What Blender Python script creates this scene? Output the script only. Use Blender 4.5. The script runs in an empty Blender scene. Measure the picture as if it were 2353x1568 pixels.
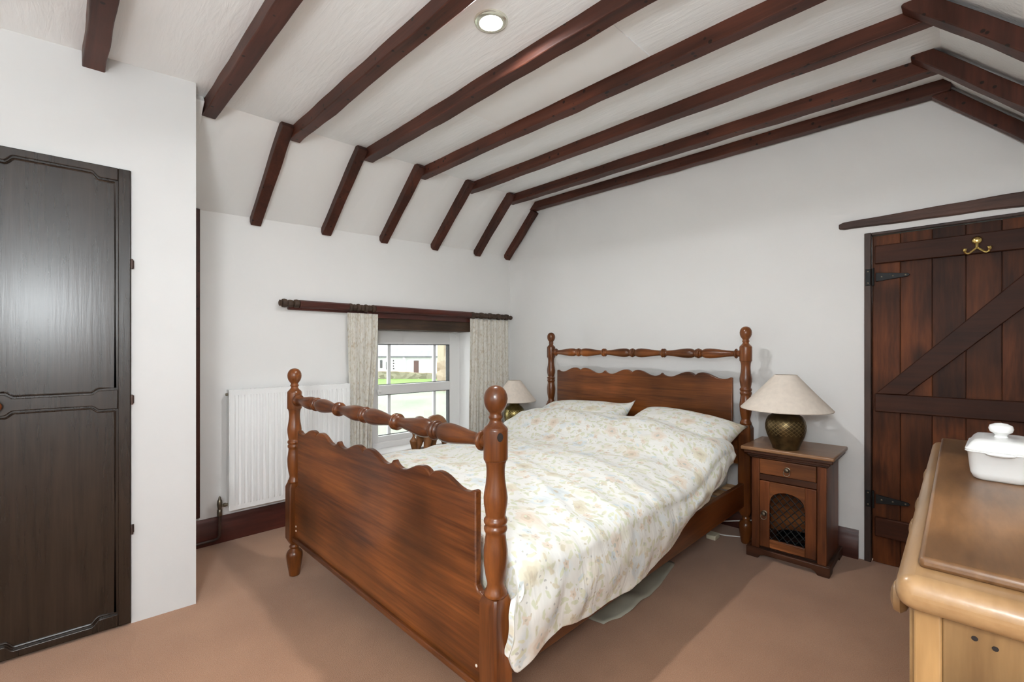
import bpy, bmesh, math, random
from mathutils import Vector, Matrix, noise as mnoise
random.seed(7)
R_ = math.radians

# ------------------------------------------------------------------ camera, world, lights, exposure
scn = bpy.context.scene
COL = scn.collection
cam_d = bpy.data.cameras.new('camera'); cam = bpy.data.objects.new('camera', cam_d); COL.objects.link(cam)
cam.location = (0, 0, 1.25); cam.rotation_euler = (R_(90), 0, R_(44.5))
cam_d.lens = 16.0; cam_d.sensor_width = 36.0; cam_d.sensor_fit = 'HORIZONTAL'
cam_d.shift_y = 16 / 2353; cam_d.clip_start = 0.02; cam_d.clip_end = 400
scn.camera = cam

world = bpy.data.worlds.new('overcast_sky'); scn.world = world; world.use_nodes = True
bg = world.node_tree.nodes['Background']
bg.inputs['Color'].default_value = (0.93, 0.97, 1.0, 1); bg.inputs['Strength'].default_value = 2.8

def light(name, kind, loc, energy, color=(1, 1, 1), rot=(0, 0, 0), **kw):
    d = bpy.data.lights.new(name, kind); d.energy = energy; d.color = color
    for k, v in kw.items(): setattr(d, k, v)
    o = bpy.data.objects.new(name, d); COL.objects.link(o); o.location = loc; o.rotation_euler = rot
    return o
# the photographer's flash, held a little behind and above the camera
light('camera_flash', 'POINT', (0.12, -0.52, 1.60), 71, (0.905, 0.968, 1.0), shadow_soft_size=0.17)

vs = scn.view_settings
vs.view_transform = 'Standard'; vs.look = 'None'; vs.gamma = 1.0; vs.use_curve_mapping = False; vs.exposure = 0.43
scn.cycles.max_bounces = 7; scn.cycles.diffuse_bounces = 5; scn.cycles.glossy_bounces = 3
scn.cycles.use_adaptive_sampling = True; scn.cycles.adaptive_threshold = 0.13; scn.cycles.adaptive_min_samples = 12
scn.cycles.transparent_max_bounces = 8; scn.cycles.sample_clamp_indirect = 6.0
scn.cycles.use_denoising = True

# ------------------------------------------------------------------ materials
def _new(name):
    m = bpy.data.materials.new(name); m.use_nodes = True
    nt = m.node_tree; b = nt.nodes['Principled BSDF']
    return m, nt, b
def N(nt, t, **kw):
    n = nt.nodes.new(t)
    for k, v in kw.items():
        if k in ('operation', 'blend_type', 'data_type', 'feature', 'interpolation', 'noise_dimensions', 'distance', 'wave_type', 'bands_direction', 'clamp'):
            setattr(n, k, v)
        else:
            n.inputs[k.replace('_', ' ')].default_value = v
    return n
def L(nt, a, b): nt.links.new(a, b)
def ramp(nt, fac, stops):
    r = nt.nodes.new('ShaderNodeValToRGB'); e = r.color_ramp.elements
    while len(e) < len(stops): e.new(0.5)
    for i, (p, c) in enumerate(stops):
        e[i].position = p; e[i].color = (c[0], c[1], c[2], 1) if len(c) == 3 else c
    L(nt, fac, r.inputs['Fac']); return r
def mixc(nt, fac, a, b, blend='MIX'):
    m = nt.nodes.new('ShaderNodeMix'); m.data_type = 'RGBA'; m.blend_type = blend
    for sock, v in ((m.inputs[0], fac), (m.inputs[6], a), (m.inputs[7], b)):
        if hasattr(v, 'is_output') or isinstance(v, bpy.types.NodeSocket): L(nt, v, sock)
        elif isinstance(v, (int, float)): sock.default_value = v
        else: sock.default_value = (v[0], v[1], v[2], 1)
    return m.outputs[2]
def math_(nt, op, a, b=None):
    m = nt.nodes.new('ShaderNodeMath'); m.operation = op
    for i, v in enumerate((a, b)):
        if v is None: continue
        if isinstance(v, bpy.types.NodeSocket): L(nt, v, m.inputs[i])
        else: m.inputs[i].default_value = v
    return m.outputs[0]
def coords(nt, scale=(1, 1, 1), rnd=True, kind='Object'):
    tc = nt.nodes.new('ShaderNodeTexCoord'); mp = nt.nodes.new('ShaderNodeMapping')
    mp.inputs['Scale'].default_value = scale
    L(nt, tc.outputs[kind], mp.inputs['Vector'])
    if rnd:
        oi = nt.nodes.new('ShaderNodeObjectInfo')
        v = nt.nodes.new('ShaderNodeVectorMath'); v.operation = 'MULTIPLY_ADD'
        L(nt, oi.outputs['Random'], v.inputs[0]); v.inputs[1].default_value = (37, 53, 71); L(nt, tc.outputs[kind], v.inputs[2])
        L(nt, v.outputs[0], mp.inputs['Vector'])
    return mp.outputs['Vector']
def bump(nt, b, h, strength, dist=0.01):
    bp = nt.nodes.new('ShaderNodeBump'); bp.inputs['Strength'].default_value = strength; bp.inputs['Distance'].default_value = dist
    L(nt, h, bp.inputs['Height']); L(nt, bp.outputs['Normal'], b.inputs['Normal'])

def plain(name, col, rough=0.5, metal=0.0, spec=0.5, var=0.0, vscale=8, bmp=0.0, bscale=60):
    m, nt, b = _new(name)
    b.inputs['Base Color'].default_value = (*col, 1); b.inputs['Roughness'].default_value = rough
    b.inputs['Metallic'].default_value = metal; b.inputs['Specular IOR Level'].default_value = spec
    if var:
        n = N(nt, 'ShaderNodeTexNoise', Scale=vscale, Detail=5.0); L(nt, coords(nt), n.inputs['Vector'])
        r = ramp(nt, n.outputs['Fac'], [(0.3, [c * (1 - var) for c in col]), (0.7, [min(1, c * (1 + var)) for c in col])])
        L(nt, r.outputs['Color'], b.inputs['Base Color'])
    if bmp:
        n2 = N(nt, 'ShaderNodeTexNoise', Scale=bscale, Detail=4.0); L(nt, coords(nt), n2.inputs['Vector'])
        bump(nt, b, n2.outputs['Fac'], bmp)
    return m

def wood(name, dark, light_, axis=0, freq=9.0, stretch=0.07, rough=0.4, coat=0.0, knots=0.0, holes=False, contrast=(0.3, 0.7), bmp=0.12, spec=0.5, blotch=0.35):
    m, nt, b = _new(name)
    sc = [1, 1, 1]; sc[axis] = stretch
    v = coords(nt, tuple(s * freq for s in sc))
    n1 = N(nt, 'ShaderNodeTexNoise', Scale=1.0, Detail=4.0, Roughness=0.55, Distortion=0.9); L(nt, v, n1.inputs['Vector'])
    v2 = coords(nt, tuple(s * freq * 7 for s in sc))
    n2 = N(nt, 'ShaderNodeTexNoise', Scale=1.0, Detail=3.0, Roughness=0.6); L(nt, v2, n2.inputs['Vector'])
    g = math_(nt, 'ADD', math_(nt, 'MULTIPLY', n1.outputs['Fac'], 0.65), math_(nt, 'MULTIPLY', n2.outputs['Fac'], 0.35))
    mid = [(a + c) / 2 for a, c in zip(dark, light_)]
    r = ramp(nt, g, [(contrast[0], dark), ((contrast[0] + contrast[1]) / 2, mid), (contrast[1], light_)])
    col = r.outputs['Color']
    v3 = coords(nt, (2.3, 2.3, 2.3))
    n3 = N(nt, 'ShaderNodeTexNoise', Scale=1.0, Detail=2.0); L(nt, v3, n3.inputs['Vector'])
    r3 = ramp(nt, n3.outputs['Fac'], [(0.35, (1 - blotch,) * 3), (0.65, (1 + blotch * 0.4,) * 3)])
    col = mixc(nt, 1.0, col, r3.outputs['Color'], 'MULTIPLY')
    if knots:
        ks = [4.2, 0.0 if axis == 2 else 3.2, 3.2]; ks[axis] = 2.1
        vk = coords(nt, tuple(ks)); vo = N(nt, 'ShaderNodeTexVoronoi', Scale=1.0); L(nt, vk, vo.inputs['Vector'])
        kr = ramp(nt, vo.outputs['Distance'], [(0.03, (0.0,) * 3), (0.20 * knots + 0.04, (1,) * 3)])
        col = mixc(nt, kr.outputs['Color'], [c * 0.35 for c in dark], col)
    if holes:
        vh = coords(nt, (17, 17, 17)); vo = N(nt, 'ShaderNodeTexVoronoi', Scale=1.0); L(nt, vh, vo.inputs['Vector'])
        hr = ramp(nt, vo.outputs['Distance'], [(0.12, (0,) * 3), (0.16, (1,) * 3)])
        col = mixc(nt, hr.outputs['Color'], [c * 0.3 for c in dark], col)
    L(nt, col, b.inputs['Base Color'])
    b.inputs['Roughness'].default_value = rough; b.inputs['Specular IOR Level'].default_value = spec
    b.inputs['Coat Weight'].default_value = coat; b.inputs['Coat Roughness'].default_value = 0.18
    if bmp: bump(nt, b, n2.outputs['Fac'], bmp, 0.004)
    return m

def plaster(name, col, bstr, streak=False):
    m, nt, b = _new(name)
    v = coords(nt, (1, 1, 1), rnd=False)
    n = N(nt, 'ShaderNodeTexNoise', Scale=1.6, Detail=2.0); L(nt, v, n.inputs['Vector'])
    r = ramp(nt, n.outputs['Fac'], [(0.3, [c * 0.97 for c in col]), (0.7, col)])
    L(nt, r.outputs['Color'], b.inputs['Base Color'])
    b.inputs['Roughness'].default_value = 0.62; b.inputs['Specular IOR Level'].default_value = 0.3
    v2 = coords(nt, (6, 38, 38) if streak else (9, 9, 9), rnd=False)
    n2 = N(nt, 'ShaderNodeTexNoise', Scale=1.0, Detail=3.0, Roughness=0.55, Distortion=0.6); L(nt, v2, n2.inputs['Vector'])
    n3 = N(nt, 'ShaderNodeTexNoise', Scale=3.0, Detail=1.0); L(nt, v, n3.inputs['Vector'])
    h = math_(nt, 'ADD', math_(nt, 'MULTIPLY', n2.outputs['Fac'], 0.5), math_(nt, 'MULTIPLY', n3.outputs['Fac'], 1.2))
    bump(nt, b, h, bstr, 0.012)
    return m

M = {}
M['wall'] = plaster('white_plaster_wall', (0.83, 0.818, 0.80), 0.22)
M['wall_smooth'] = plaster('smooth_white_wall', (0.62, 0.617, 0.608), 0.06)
M['ceiling_smooth'] = plaster('smooth_ceiling_board', (0.89, 0.895, 0.89), 0.05)
M['ceiling'] = plaster('white_brushed_ceiling', (0.905, 0.925, 0.93), 0.42, streak=True)
M['beam_x'] = wood('dark_red_beam_wood', (0.030, 0.009, 0.005), (0.125, 0.038, 0.022), 0, 10, 0.06, 0.45, spec=0.3, holes=True, blotch=0.35)
M['beam_s'] = wood('dark_red_rafter_wood', (0.030, 0.009, 0.005), (0.105, 0.031, 0.018), 2, 10, 0.10, 0.45, holes=True, blotch=0.3, spec=0.3)
M['lintel'] = wood('rough_dark_lintel_wood', (0.026, 0.013, 0.008), (0.10, 0.055, 0.030), 1, 12, 0.10, 0.6, bmp=0.4)
M['lintel_x'] = wood('rough_dark_lintel_wood_x', (0.030, 0.012, 0.008), (0.11, 0.050, 0.032), 0, 12, 0.10, 0.6, bmp=0.4)
M['mahog'] = wood('mahogany_stained_skirting', (0.034, 0.009, 0.006), (0.115, 0.027, 0.018), 1, 9, 0.07, 0.30)
M['mahog_x'] = wood('mahogany_stained_skirting_x', (0.035, 0.010, 0.007), (0.11, 0.030, 0.019), 0, 9, 0.07, 0.28)
PD, PL = (0.068, 0.0165, 0.0040), (0.250, 0.076, 0.0160)
M['pine_x'] = wood('stained_pine_x', PD, PL, 0, 13, 0.05, 0.36, coat=0.32, knots=0.0, blotch=0.5, spec=0.3, bmp=0.02, contrast=(0.36, 0.63))
M['pine_z'] = wood('stained_pine_z', PD, PL, 2, 14, 0.07, 0.30, coat=0.2, knots=0.0, blotch=0.35, spec=0.4)
M['pine_y'] = wood('stained_pine_y', [c * 0.75 for c in PD], [c * 0.8 for c in PL], 1, 8, 0.06, 0.30, coat=0.2, blotch=0.3)
M['slat'] = wood('bare_pine_slat', (0.36, 0.21, 0.10), (0.55, 0.36, 0.19), 0, 9, 0.07, 0.6)
M['cupdoor'] = wood('very_dark_cupboard_wood', (0.013, 0.008, 0.0052), (0.032, 0.020, 0.0135), 2, 13, 0.05, 0.27, coat=0.0, blotch=0.2, bmp=0.07, spec=0.45)
M['door_wood'] = wood('dark_stained_plank', (0.026, 0.007, 0.003), (0.185, 0.052, 0.014), 2, 8, 0.10, 0.48, knots=0.9, blotch=0.6, contrast=(0.30, 0.68), spec=0.18)
M['ledge_wood'] = wood('dark_stained_ledge', (0.028, 0.010, 0.006), (0.082, 0.026, 0.012), 0, 10, 0.07, 0.5, blotch=0.3, spec=0.18)
M['frame_wood'] = wood('dark_door_frame', (0.026, 0.012, 0.009), (0.085, 0.045, 0.032), 2, 12, 0.1, 0.55, bmp=0.3)
M['rose_x'] = wood('rosewood_x', (0.085, 0.024, 0.008), (0.40, 0.135, 0.040), 0, 10, 0.08, 0.40, blotch=0.5, spec=0.35)
M['rose_z'] = wood('rosewood_z', (0.050, 0.013, 0.005), (0.27, 0.078, 0.022), 2, 10, 0.08, 0.40, blotch=0.55, spec=0.35)
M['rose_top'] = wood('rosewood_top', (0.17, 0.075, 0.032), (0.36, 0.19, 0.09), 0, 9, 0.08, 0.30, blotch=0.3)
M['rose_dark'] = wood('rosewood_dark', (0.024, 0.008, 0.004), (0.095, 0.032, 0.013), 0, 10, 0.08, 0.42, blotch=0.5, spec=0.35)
M['wax_top'] = wood('waxed_pine_top', (0.092, 0.038, 0.013), (0.265, 0.128, 0.050), 1, 11, 0.14, 0.36, coat=0.1, blotch=0.6, contrast=(0.28, 0.66), knots=0.3)
M['wax_edge'] = wood('waxed_pine_edge', (0.21, 0.110, 0.044), (0.345, 0.203, 0.093), 1, 9, 0.08, 0.34, coat=0.15, blotch=0.3)
M['wax_side'] = wood('waxed_pine_side', (0.17, 0.083, 0.027), (0.36, 0.205, 0.080), 2, 9, 0.12, 0.40, knots=0.6, blotch=0.5)
M['wax_front'] = wood('waxed_pine_front', (0.24, 0.125, 0.045), (0.44, 0.26, 0.11), 1, 9, 0.08, 0.40, blotch=0.4)
M['carved'] = wood('carved_brown_wood', (0.17, 0.062, 0.020), (0.36, 0.155, 0.058), 2, 14, 0.2, 0.35, coat=0.2, blotch=0.3)
M['black_metal'] = plain('black_iron', (0.008, 0.008, 0.008), 0.5, 0.0, 0.3)
M['brass'] = plain('polished_brass', (0.80, 0.60, 0.22), 0.18, 1.0)
M['dull_metal'] = plain('tarnished_brass', (0.22, 0.19, 0.14), 0.35, 0.9, var=0.3, vscale=30)
M['chrome'] = plain('bright_metal_ring', (0.80, 0.80, 0.70), 0.18, 0.75)
M['dark_hole'] = plain('dark_recess', (0.012, 0.006, 0.004), 0.8)
M['upvc'] = plain('white_upvc', (0.78, 0.77, 0.76), 0.3)
M['upvc_grey'] = plain('grey_glazing_bar', (0.80, 0.81, 0.81), 0.4)
M['gasket'] = plain('black_gasket', (0.03, 0.03, 0.03), 0.6)
M['paint'] = plain('white_gloss_paint', (0.80, 0.78, 0.76), 0.35)
M['radiator'] = plain('white_radiator_enamel', (0.86, 0.86, 0.85), 0.33)
M['shade'] = plain('cream_lamp_shade', (0.74, 0.65, 0.56), 0.85, spec=0.15, var=0.05, vscale=40)
M['ceramic'] = plain('white_glazed_ceramic', (0.74, 0.735, 0.715), 0.16)
M['mattress'] = plain('off_white_mattress_fabric', (0.62, 0.60, 0.56), 0.9, bmp=0.2, bscale=120)
M['cable'] = plain('white_cable', (0.75, 0.74, 0.70), 0.45)
M['adaptor'] = plain('ivory_plastic', (0.72, 0.68, 0.52), 0.45)
M['blackgloss'] = plain('black_gloss', (0.006, 0.006, 0.007), 0.12)
M['chest_dark'] = wood('black_brown_chest', (0.010, 0.007, 0.006), (0.03, 0.02, 0.016), 1, 8, 0.08, 0.4)
M['render_white'] = plain('white_render', (0.82, 0.82, 0.82), 0.8)
M['slate'] = plain('pale_grey_slate_roof', (0.36, 0.36, 0.38), 0.7, var=0.12, vscale=2)
M['ext_dark'] = plain('dark_exterior_joinery', (0.11, 0.10, 0.10), 0.6)
M['ext_door'] = plain('brown_exterior_door', (0.15, 0.085, 0.075), 0.6)
M['gutter'] = plain('grey_gutter', (0.12, 0.125, 0.13), 0.5)
M['beige_render'] = plain('beige_render', (0.46, 0.40, 0.30), 0.8)
M['grass'] = plain('mown_grass', (0.20, 0.33, 0.08), 0.9, var=0.15, vscale=0.6)
M['yard'] = plain('pale_gravel_yard', (0.31, 0.35, 0.26), 0.9, var=0.18, vscale=0.25)

def lampbase(name, c0, c1, rough, zlo, zhi):
    m, nt, b = _new(name)
    tc = nt.nodes.new('ShaderNodeTexCoord')
    sep = nt.nodes.new('ShaderNodeSeparateXYZ'); L(nt, tc.outputs['Object'], sep.inputs[0])
    ang = math_(nt, 'ARCTAN2', sep.outputs['Y'], sep.outputs['X'])
    a = math_(nt, 'MULTIPLY', ang, 24 / math.pi); z = math_(nt, 'MULTIPLY', sep.outputs['Z'], 90)
    p = math_(nt, 'ABSOLUTE', math_(nt, 'SINE', math_(nt, 'MULTIPLY', math_(nt, 'ADD', a, z), math.pi / 2)))
    q = math_(nt, 'ABSOLUTE', math_(nt, 'SINE', math_(nt, 'MULTIPLY', math_(nt, 'SUBTRACT', a, z), math.pi / 2)))
    k = math_(nt, 'MINIMUM', p, q)
    msk = math_(nt, 'MULTIPLY', math_(nt, 'GREATER_THAN', sep.outputs['Z'], zlo), math_(nt, 'LESS_THAN', sep.outputs['Z'], zhi))
    rid = math_(nt, 'MULTIPLY', math_(nt, 'LESS_THAN', k, 0.28), msk)
    n = N(nt, 'ShaderNodeTexNoise', Scale=25.0, Detail=4.0); L(nt, tc.outputs['Object'], n.inputs['Vector'])
    base = ramp(nt, n.outputs['Fac'], [(0.3, c0), (0.75, [(x + y) / 2 for x, y in zip(c0, c1)])])
    col = mixc(nt, rid, base.outputs['Color'], c1)
    L(nt, col, b.inputs['Base Color']); b.inputs['Metallic'].default_value = 0.75; b.inputs['Roughness'].default_value = rough
    bump(nt, b, math_(nt, 'ADD', rid, math_(nt, 'MULTIPLY', n.outputs['Fac'], 0.5)), 0.6, 0.003)
    return m
M['lamp_bronze'] = lampbase('dark_embossed_bronze', (0.060, 0.040, 0.018), (0.26, 0.185, 0.080), 0.36, 0.085, 0.170)
M['lamp_brass'] = lampbase('embossed_brass', (0.12, 0.085, 0.025), (0.52, 0.41, 0.16), 0.28, 0.10, 0.20)

def carpet():
    m, nt, b = _new('pinkish_brown_carpet')
    v = coords(nt, rnd=False)
    n = N(nt, 'ShaderNodeTexNoise', Scale=260.0, Detail=3.0); L(nt, v, n.inputs['Vector'])
    n2 = N(nt, 'ShaderNodeTexNoise', Scale=1.7, Detail=4.0); L(nt, v, n2.inputs['Vector'])
    g = math_(nt, 'ADD', math_(nt, 'MULTIPLY', n.outputs['Fac'], 0.55), math_(nt, 'MULTIPLY', n2.outputs['Fac'], 0.45))
    r = ramp(nt, g, [(0.32, (0.280, 0.142, 0.080)), (0.68, (0.455, 0.250, 0.147))])
    L(nt, r.outputs['Color'], b.inputs['Base Color']); b.inputs['Roughness'].default_value = 0.95
    b.inputs['Specular IOR Level'].default_value = 0.1; b.inputs['Sheen Weight'].default_value = 0.25
    bump(nt, b, n.outputs['Fac'], 0.5, 0.004); return m
M['carpet'] = carpet()

def floral():
    m, nt, b = _new('floral_print_cotton')
    tc = nt.nodes.new('ShaderNodeTexCoord'); uv = tc.outputs['UV']
    oi = nt.nodes.new('ShaderNodeObjectInfo')
    av = nt.nodes.new('ShaderNodeVectorMath'); av.operation = 'MULTIPLY_ADD'
    L(nt, oi.outputs['Random'], av.inputs[0]); av.inputs[1].default_value = (3.1, 5.3, 0); L(nt, uv, av.inputs[2]); uv = av.outputs[0]
    # wobble
    nw_ = N(nt, 'ShaderNodeTexNoise', Scale=30.0, Detail=2.0); L(nt, uv, nw_.inputs['Vector'])
    wob = nt.nodes.new('ShaderNodeVectorMath'); wob.operation = 'MULTIPLY_ADD'
    L(nt, nw_.outputs['Color'], wob.inputs[0]); wob.inputs[1].default_value = (0.026, 0.026, 0); L(nt, uv, wob.inputs[2]); wv = wob.outputs[0]
    base = (0.775, 0.765, 0.715)
    col = base
    def layer(col, scale, seed, t0, t1, stops, cover, off):
        mp = nt.nodes.new('ShaderNodeMapping'); mp.inputs['Location'].default_value = (off, off * 1.7, 0); mp.inputs['Scale'].default_value = seed
        L(nt, wv, mp.inputs['Vector'])
        vo = N(nt, 'ShaderNodeTexVoronoi', Scale=scale); L(nt, mp.outputs[0], vo.inputs['Vector'])
        sp = nt.nodes.new('ShaderNodeSeparateColor'); L(nt, vo.outputs['Color'], sp.inputs[0])
        cr = ramp(nt, sp.outputs[0], stops); cr.color_ramp.interpolation = 'CONSTANT'
        mask = ramp(nt, vo.outputs['Distance'], [(t0, (1,) * 3), (t1, (0,) * 3)])
        on = math_(nt, 'LESS_THAN', sp.outputs[1], cover)
        f = math_(nt, 'MULTIPLY', mask.outputs['Color'], on)
        return mixc(nt, f, col, cr.outputs['Color']), vo, on
    G1, G2 = (0.575, 0.60, 0.40), (0.63, 0.62, 0.42)
    P1, P2 = (0.70, 0.565, 0.43), (0.61, 0.53, 0.35)
    B1 = (0.60, 0.675, 0.69)
    def motif(col, scale, off, rx, ry, cover, stops, soft=0.18, petals=0, amp=0.0, gate=2):
        mp = nt.nodes.new('ShaderNodeMapping'); mp.inputs['Location'].default_value = (off, off * 1.7, 0); L(nt, wv, mp.inputs['Vector'])
        vo = N(nt, 'ShaderNodeTexVoronoi', Scale=scale); vo.voronoi_dimensions = '2D'; L(nt, mp.outputs[0], vo.inputs['Vector'])
        sp = nt.nodes.new('ShaderNodeSeparateColor'); L(nt, vo.outputs['Color'], sp.inputs[0])
        d = nt.nodes.new('ShaderNodeVectorMath'); d.operation = 'SUBTRACT'; L(nt, mp.outputs[0], d.inputs[0]); L(nt, vo.outputs['Position'], d.inputs[1])
        ro = nt.nodes.new('ShaderNodeVectorRotate'); ro.rotation_type = 'Z_AXIS'; L(nt, d.outputs[0], ro.inputs['Vector']); L(nt, math_(nt, 'MULTIPLY', sp.outputs[2], 6.283), ro.inputs['Angle'])
        xy = nt.nodes.new('ShaderNodeSeparateXYZ'); L(nt, ro.outputs[0], xy.inputs[0])
        X = math_(nt, 'DIVIDE', xy.outputs['X'], rx); Y = math_(nt, 'DIVIDE', xy.outputs['Y'], ry)
        rr = math_(nt, 'SQRT', math_(nt, 'ADD', math_(nt, 'MULTIPLY', X, X), math_(nt, 'MULTIPLY', Y, Y)))
        if petals:
            th = math_(nt, 'ARCTAN2', xy.outputs['Y'], xy.outputs['X'])
            rr = math_(nt, 'DIVIDE', rr, math_(nt, 'ADD', 1.0, math_(nt, 'MULTIPLY', math_(nt, 'COSINE', math_(nt, 'MULTIPLY', th, petals)), amp)))
        mask = ramp(nt, rr, [(1 - soft, (1,) * 3), (1.0, (0,) * 3)])
        cr = ramp(nt, sp.outputs[0], stops); cr.color_ramp.interpolation = 'CONSTANT'
        f = math_(nt, 'MULTIPLY', mask.outputs['Color'], math_(nt, 'LESS_THAN', sp.outputs[1], cover))
        return mixc(nt, f, col, cr.outputs['Color'])
    W1 = (0.74, 0.70, 0.58)
    col = motif(col, 9.0, 5.5, 0.050, 0.034, 0.55, [(0.0, (0.72, 0.70, 0.57)), (0.45, (0.67, 0.71, 0.71)), (0.75, (0.74, 0.68, 0.56))], 0.5)
    for k, (sc_, of_) in enumerate(((15.0, 1.3), (17.0, 4.1), (19.0, 9.4))):
        col = motif(col, sc_, of_, 0.021, 0.0085, 0.62, [(0.0, G1), (0.45, G2), (0.80, (W1, B1, P2)[k])], 0.3)
    col = motif(col, 6.2, 7.7, 0.055, 0.051, 0.50, [(0.0, (0.73, 0.62, 0.49)), (0.34, (0.68, 0.62, 0.45)), (0.62, (0.64, 0.69, 0.69)), (0.8, (0.75, 0.66, 0.55))], 0.22, 5, 0.14)
    col = motif(col, 6.2, 7.7, 0.031, 0.029, 0.50, [(0.0, (0.66, 0.50, 0.35)), (0.34, (0.60, 0.52, 0.34)), (0.62, (0.56, 0.62, 0.63)), (0.8, (0.69, 0.55, 0.42))], 0.25, 5, 0.10)
    col = motif(col, 6.2, 7.7, 0.012, 0.012, 0.50, [(0.0, (0.46, 0.34, 0.20)), (0.5, (0.52, 0.42, 0.26)), (0.8, (0.40, 0.40, 0.34))], 0.3)
    col = motif(col, 12.5, 12.3, 0.019, 0.018, 0.55, [(0.0, P1), (0.4, P2), (0.65, B1), (0.85, W1)], 0.25, 5, 0.20)
    col = motif(col, 12.5, 12.3, 0.0055, 0.0055, 0.55, [(0.0, (0.46, 0.36, 0.22)), (0.5, (0.44, 0.42, 0.34))], 0.3)
    col = motif(col, 38.0, 2.9, 0.0050, 0.0042, 0.34, [(0.0, (0.55, 0.48, 0.34)), (0.45, (0.40, 0.39, 0.36)), (0.6, G1)], 0.3)
    col = mixc(nt, 0.30, col, base)
    # creases
    mc = nt.nodes.new('ShaderNodeMapping'); mc.inputs['Scale'].default_value = (3.2, 9.0, 1); mc.inputs['Rotation'].default_value = (0, 0, R_(28)); L(nt, uv, mc.inputs['Vector'])
    nc = N(nt, 'ShaderNodeTexNoise', Scale=1.0, Detail=3.0, Roughness=0.5, Distortion=0.8); L(nt, mc.outputs[0], nc.inputs['Vector'])
    bump(nt, b, nc.outputs['Fac'], 0.55, 0.02)
    L(nt, col, b.inputs['Base Color']); b.inputs['Roughness'].default_value = 0.85
    b.inputs['Specular IOR Level'].default_value = 0.15; b.inputs['Sheen Weight'].default_value = 0.1
    return m
M['floral'] = floral()

def curtain_mat():
    m, nt, b = _new('cream_speckled_curtain')
    v = coords(nt, (1, 1, 0.5), rnd=True)
    n = N(nt, 'ShaderNodeTexNoise', Scale=90.0, Detail=2.0); L(nt, v, n.inputs['Vector'])
    n2 = N(nt, 'ShaderNodeTexNoise', Scale=34.0, Detail=3.0); L(nt, v, n2.inputs['Vector'])
    g = math_(nt, 'ADD', math_(nt, 'MULTIPLY', n.outputs['Fac'], 0.6), math_(nt, 'MULTIPLY', n2.outputs['Fac'], 0.4))
    r = ramp(nt, g, [(0.34, (0.62, 0.54, 0.42)), (0.47, (0.80, 0.76, 0.68)), (0.62, (0.87, 0.84, 0.78))])
    L(nt, r.outputs['Color'], b.inputs['Base Color']); b.inputs['Roughness'].default_value = 0.9; b.inputs['Specular IOR Level'].default_value = 0.1
    tr = nt.nodes.new('ShaderNodeBsdfTranslucent'); L(nt, r.outputs['Color'], tr.inputs['Color'])
    mx = nt.nodes.new('ShaderNodeMixShader'); mx.inputs[0].default_value = 0.22
    out = nt.nodes['Material Output']; L(nt, b.outputs[0], mx.inputs[1]); L(nt, tr.outputs[0], mx.inputs[2]); L(nt, mx.outputs[0], out.inputs['Surface'])
    return m
M['curtain'] = curtain_mat()

def stone_mat(name, c0, c1, scale):
    m, nt, b = _new(name)
    v = coords(nt, (1, 1, 1.6), rnd=False)
    vo = N(nt, 'ShaderNodeTexVoronoi', Scale=scale); L(nt, v, vo.inputs['Vector'])
    sp = nt.nodes.new('ShaderNodeSeparateColor'); L(nt, vo.outputs['Color'], sp.inputs[0])
    r = ramp(nt, sp.outputs[0], [(0.0, c0), (1.0, c1)])
    L(nt, r.outputs['Color'], b.inputs['Base Color']); b.inputs['Roughness'].default_value = 0.9
    return m
M['stone'] = stone_mat('field_stone', (0.20, 0.18, 0.13), (0.42, 0.38, 0.30), 1.6)
M['stone_brown'] = stone_mat('brown_stonework', (0.30, 0.22, 0.15), (0.52, 0.42, 0.32), 1.3)

def glass_mat():
    m, nt, b = _new('window_glass'); nt.nodes.remove(b)
    t = nt.nodes.new('ShaderNodeBsdfTransparent'); t.inputs[0].default_value = (0.97, 0.98, 0.97, 1)
    g = nt.nodes.new('ShaderNodeBsdfGlossy'); g.inputs['Roughness'].default_value = 0.02
    mx = nt.nodes.new('ShaderNodeMixShader'); mx.inputs[0].default_value = 0.06
    L(nt, t.outputs[0], mx.inputs[1]); L(nt, g.outputs[0], mx.inputs[2]); L(nt, mx.outputs[0], nt.nodes['Material Output'].inputs['Surface'])
    return m
M['glass'] = glass_mat()
def plastic_sheet():
    m, nt, b = _new('thin_grey_green_plastic')
    b.inputs['Base Color'].default_value = (0.44, 0.42, 0.34, 1); b.inputs['Roughness'].default_value = 0.22
    return m
M['sheet'] = plastic_sheet()
def emit(name, col, s):
    m, nt, b = _new(name)
    b.inputs['Base Color'].default_value = (0.9, 0.9, 0.9, 1); b.inputs['Emission Color'].default_value = (*col, 1); b.inputs['Emission Strength'].default_value = s
    return m
M['lens'] = emit('lit_lamp_lens', (0.95, 0.975, 1.0), 900.0)

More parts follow.
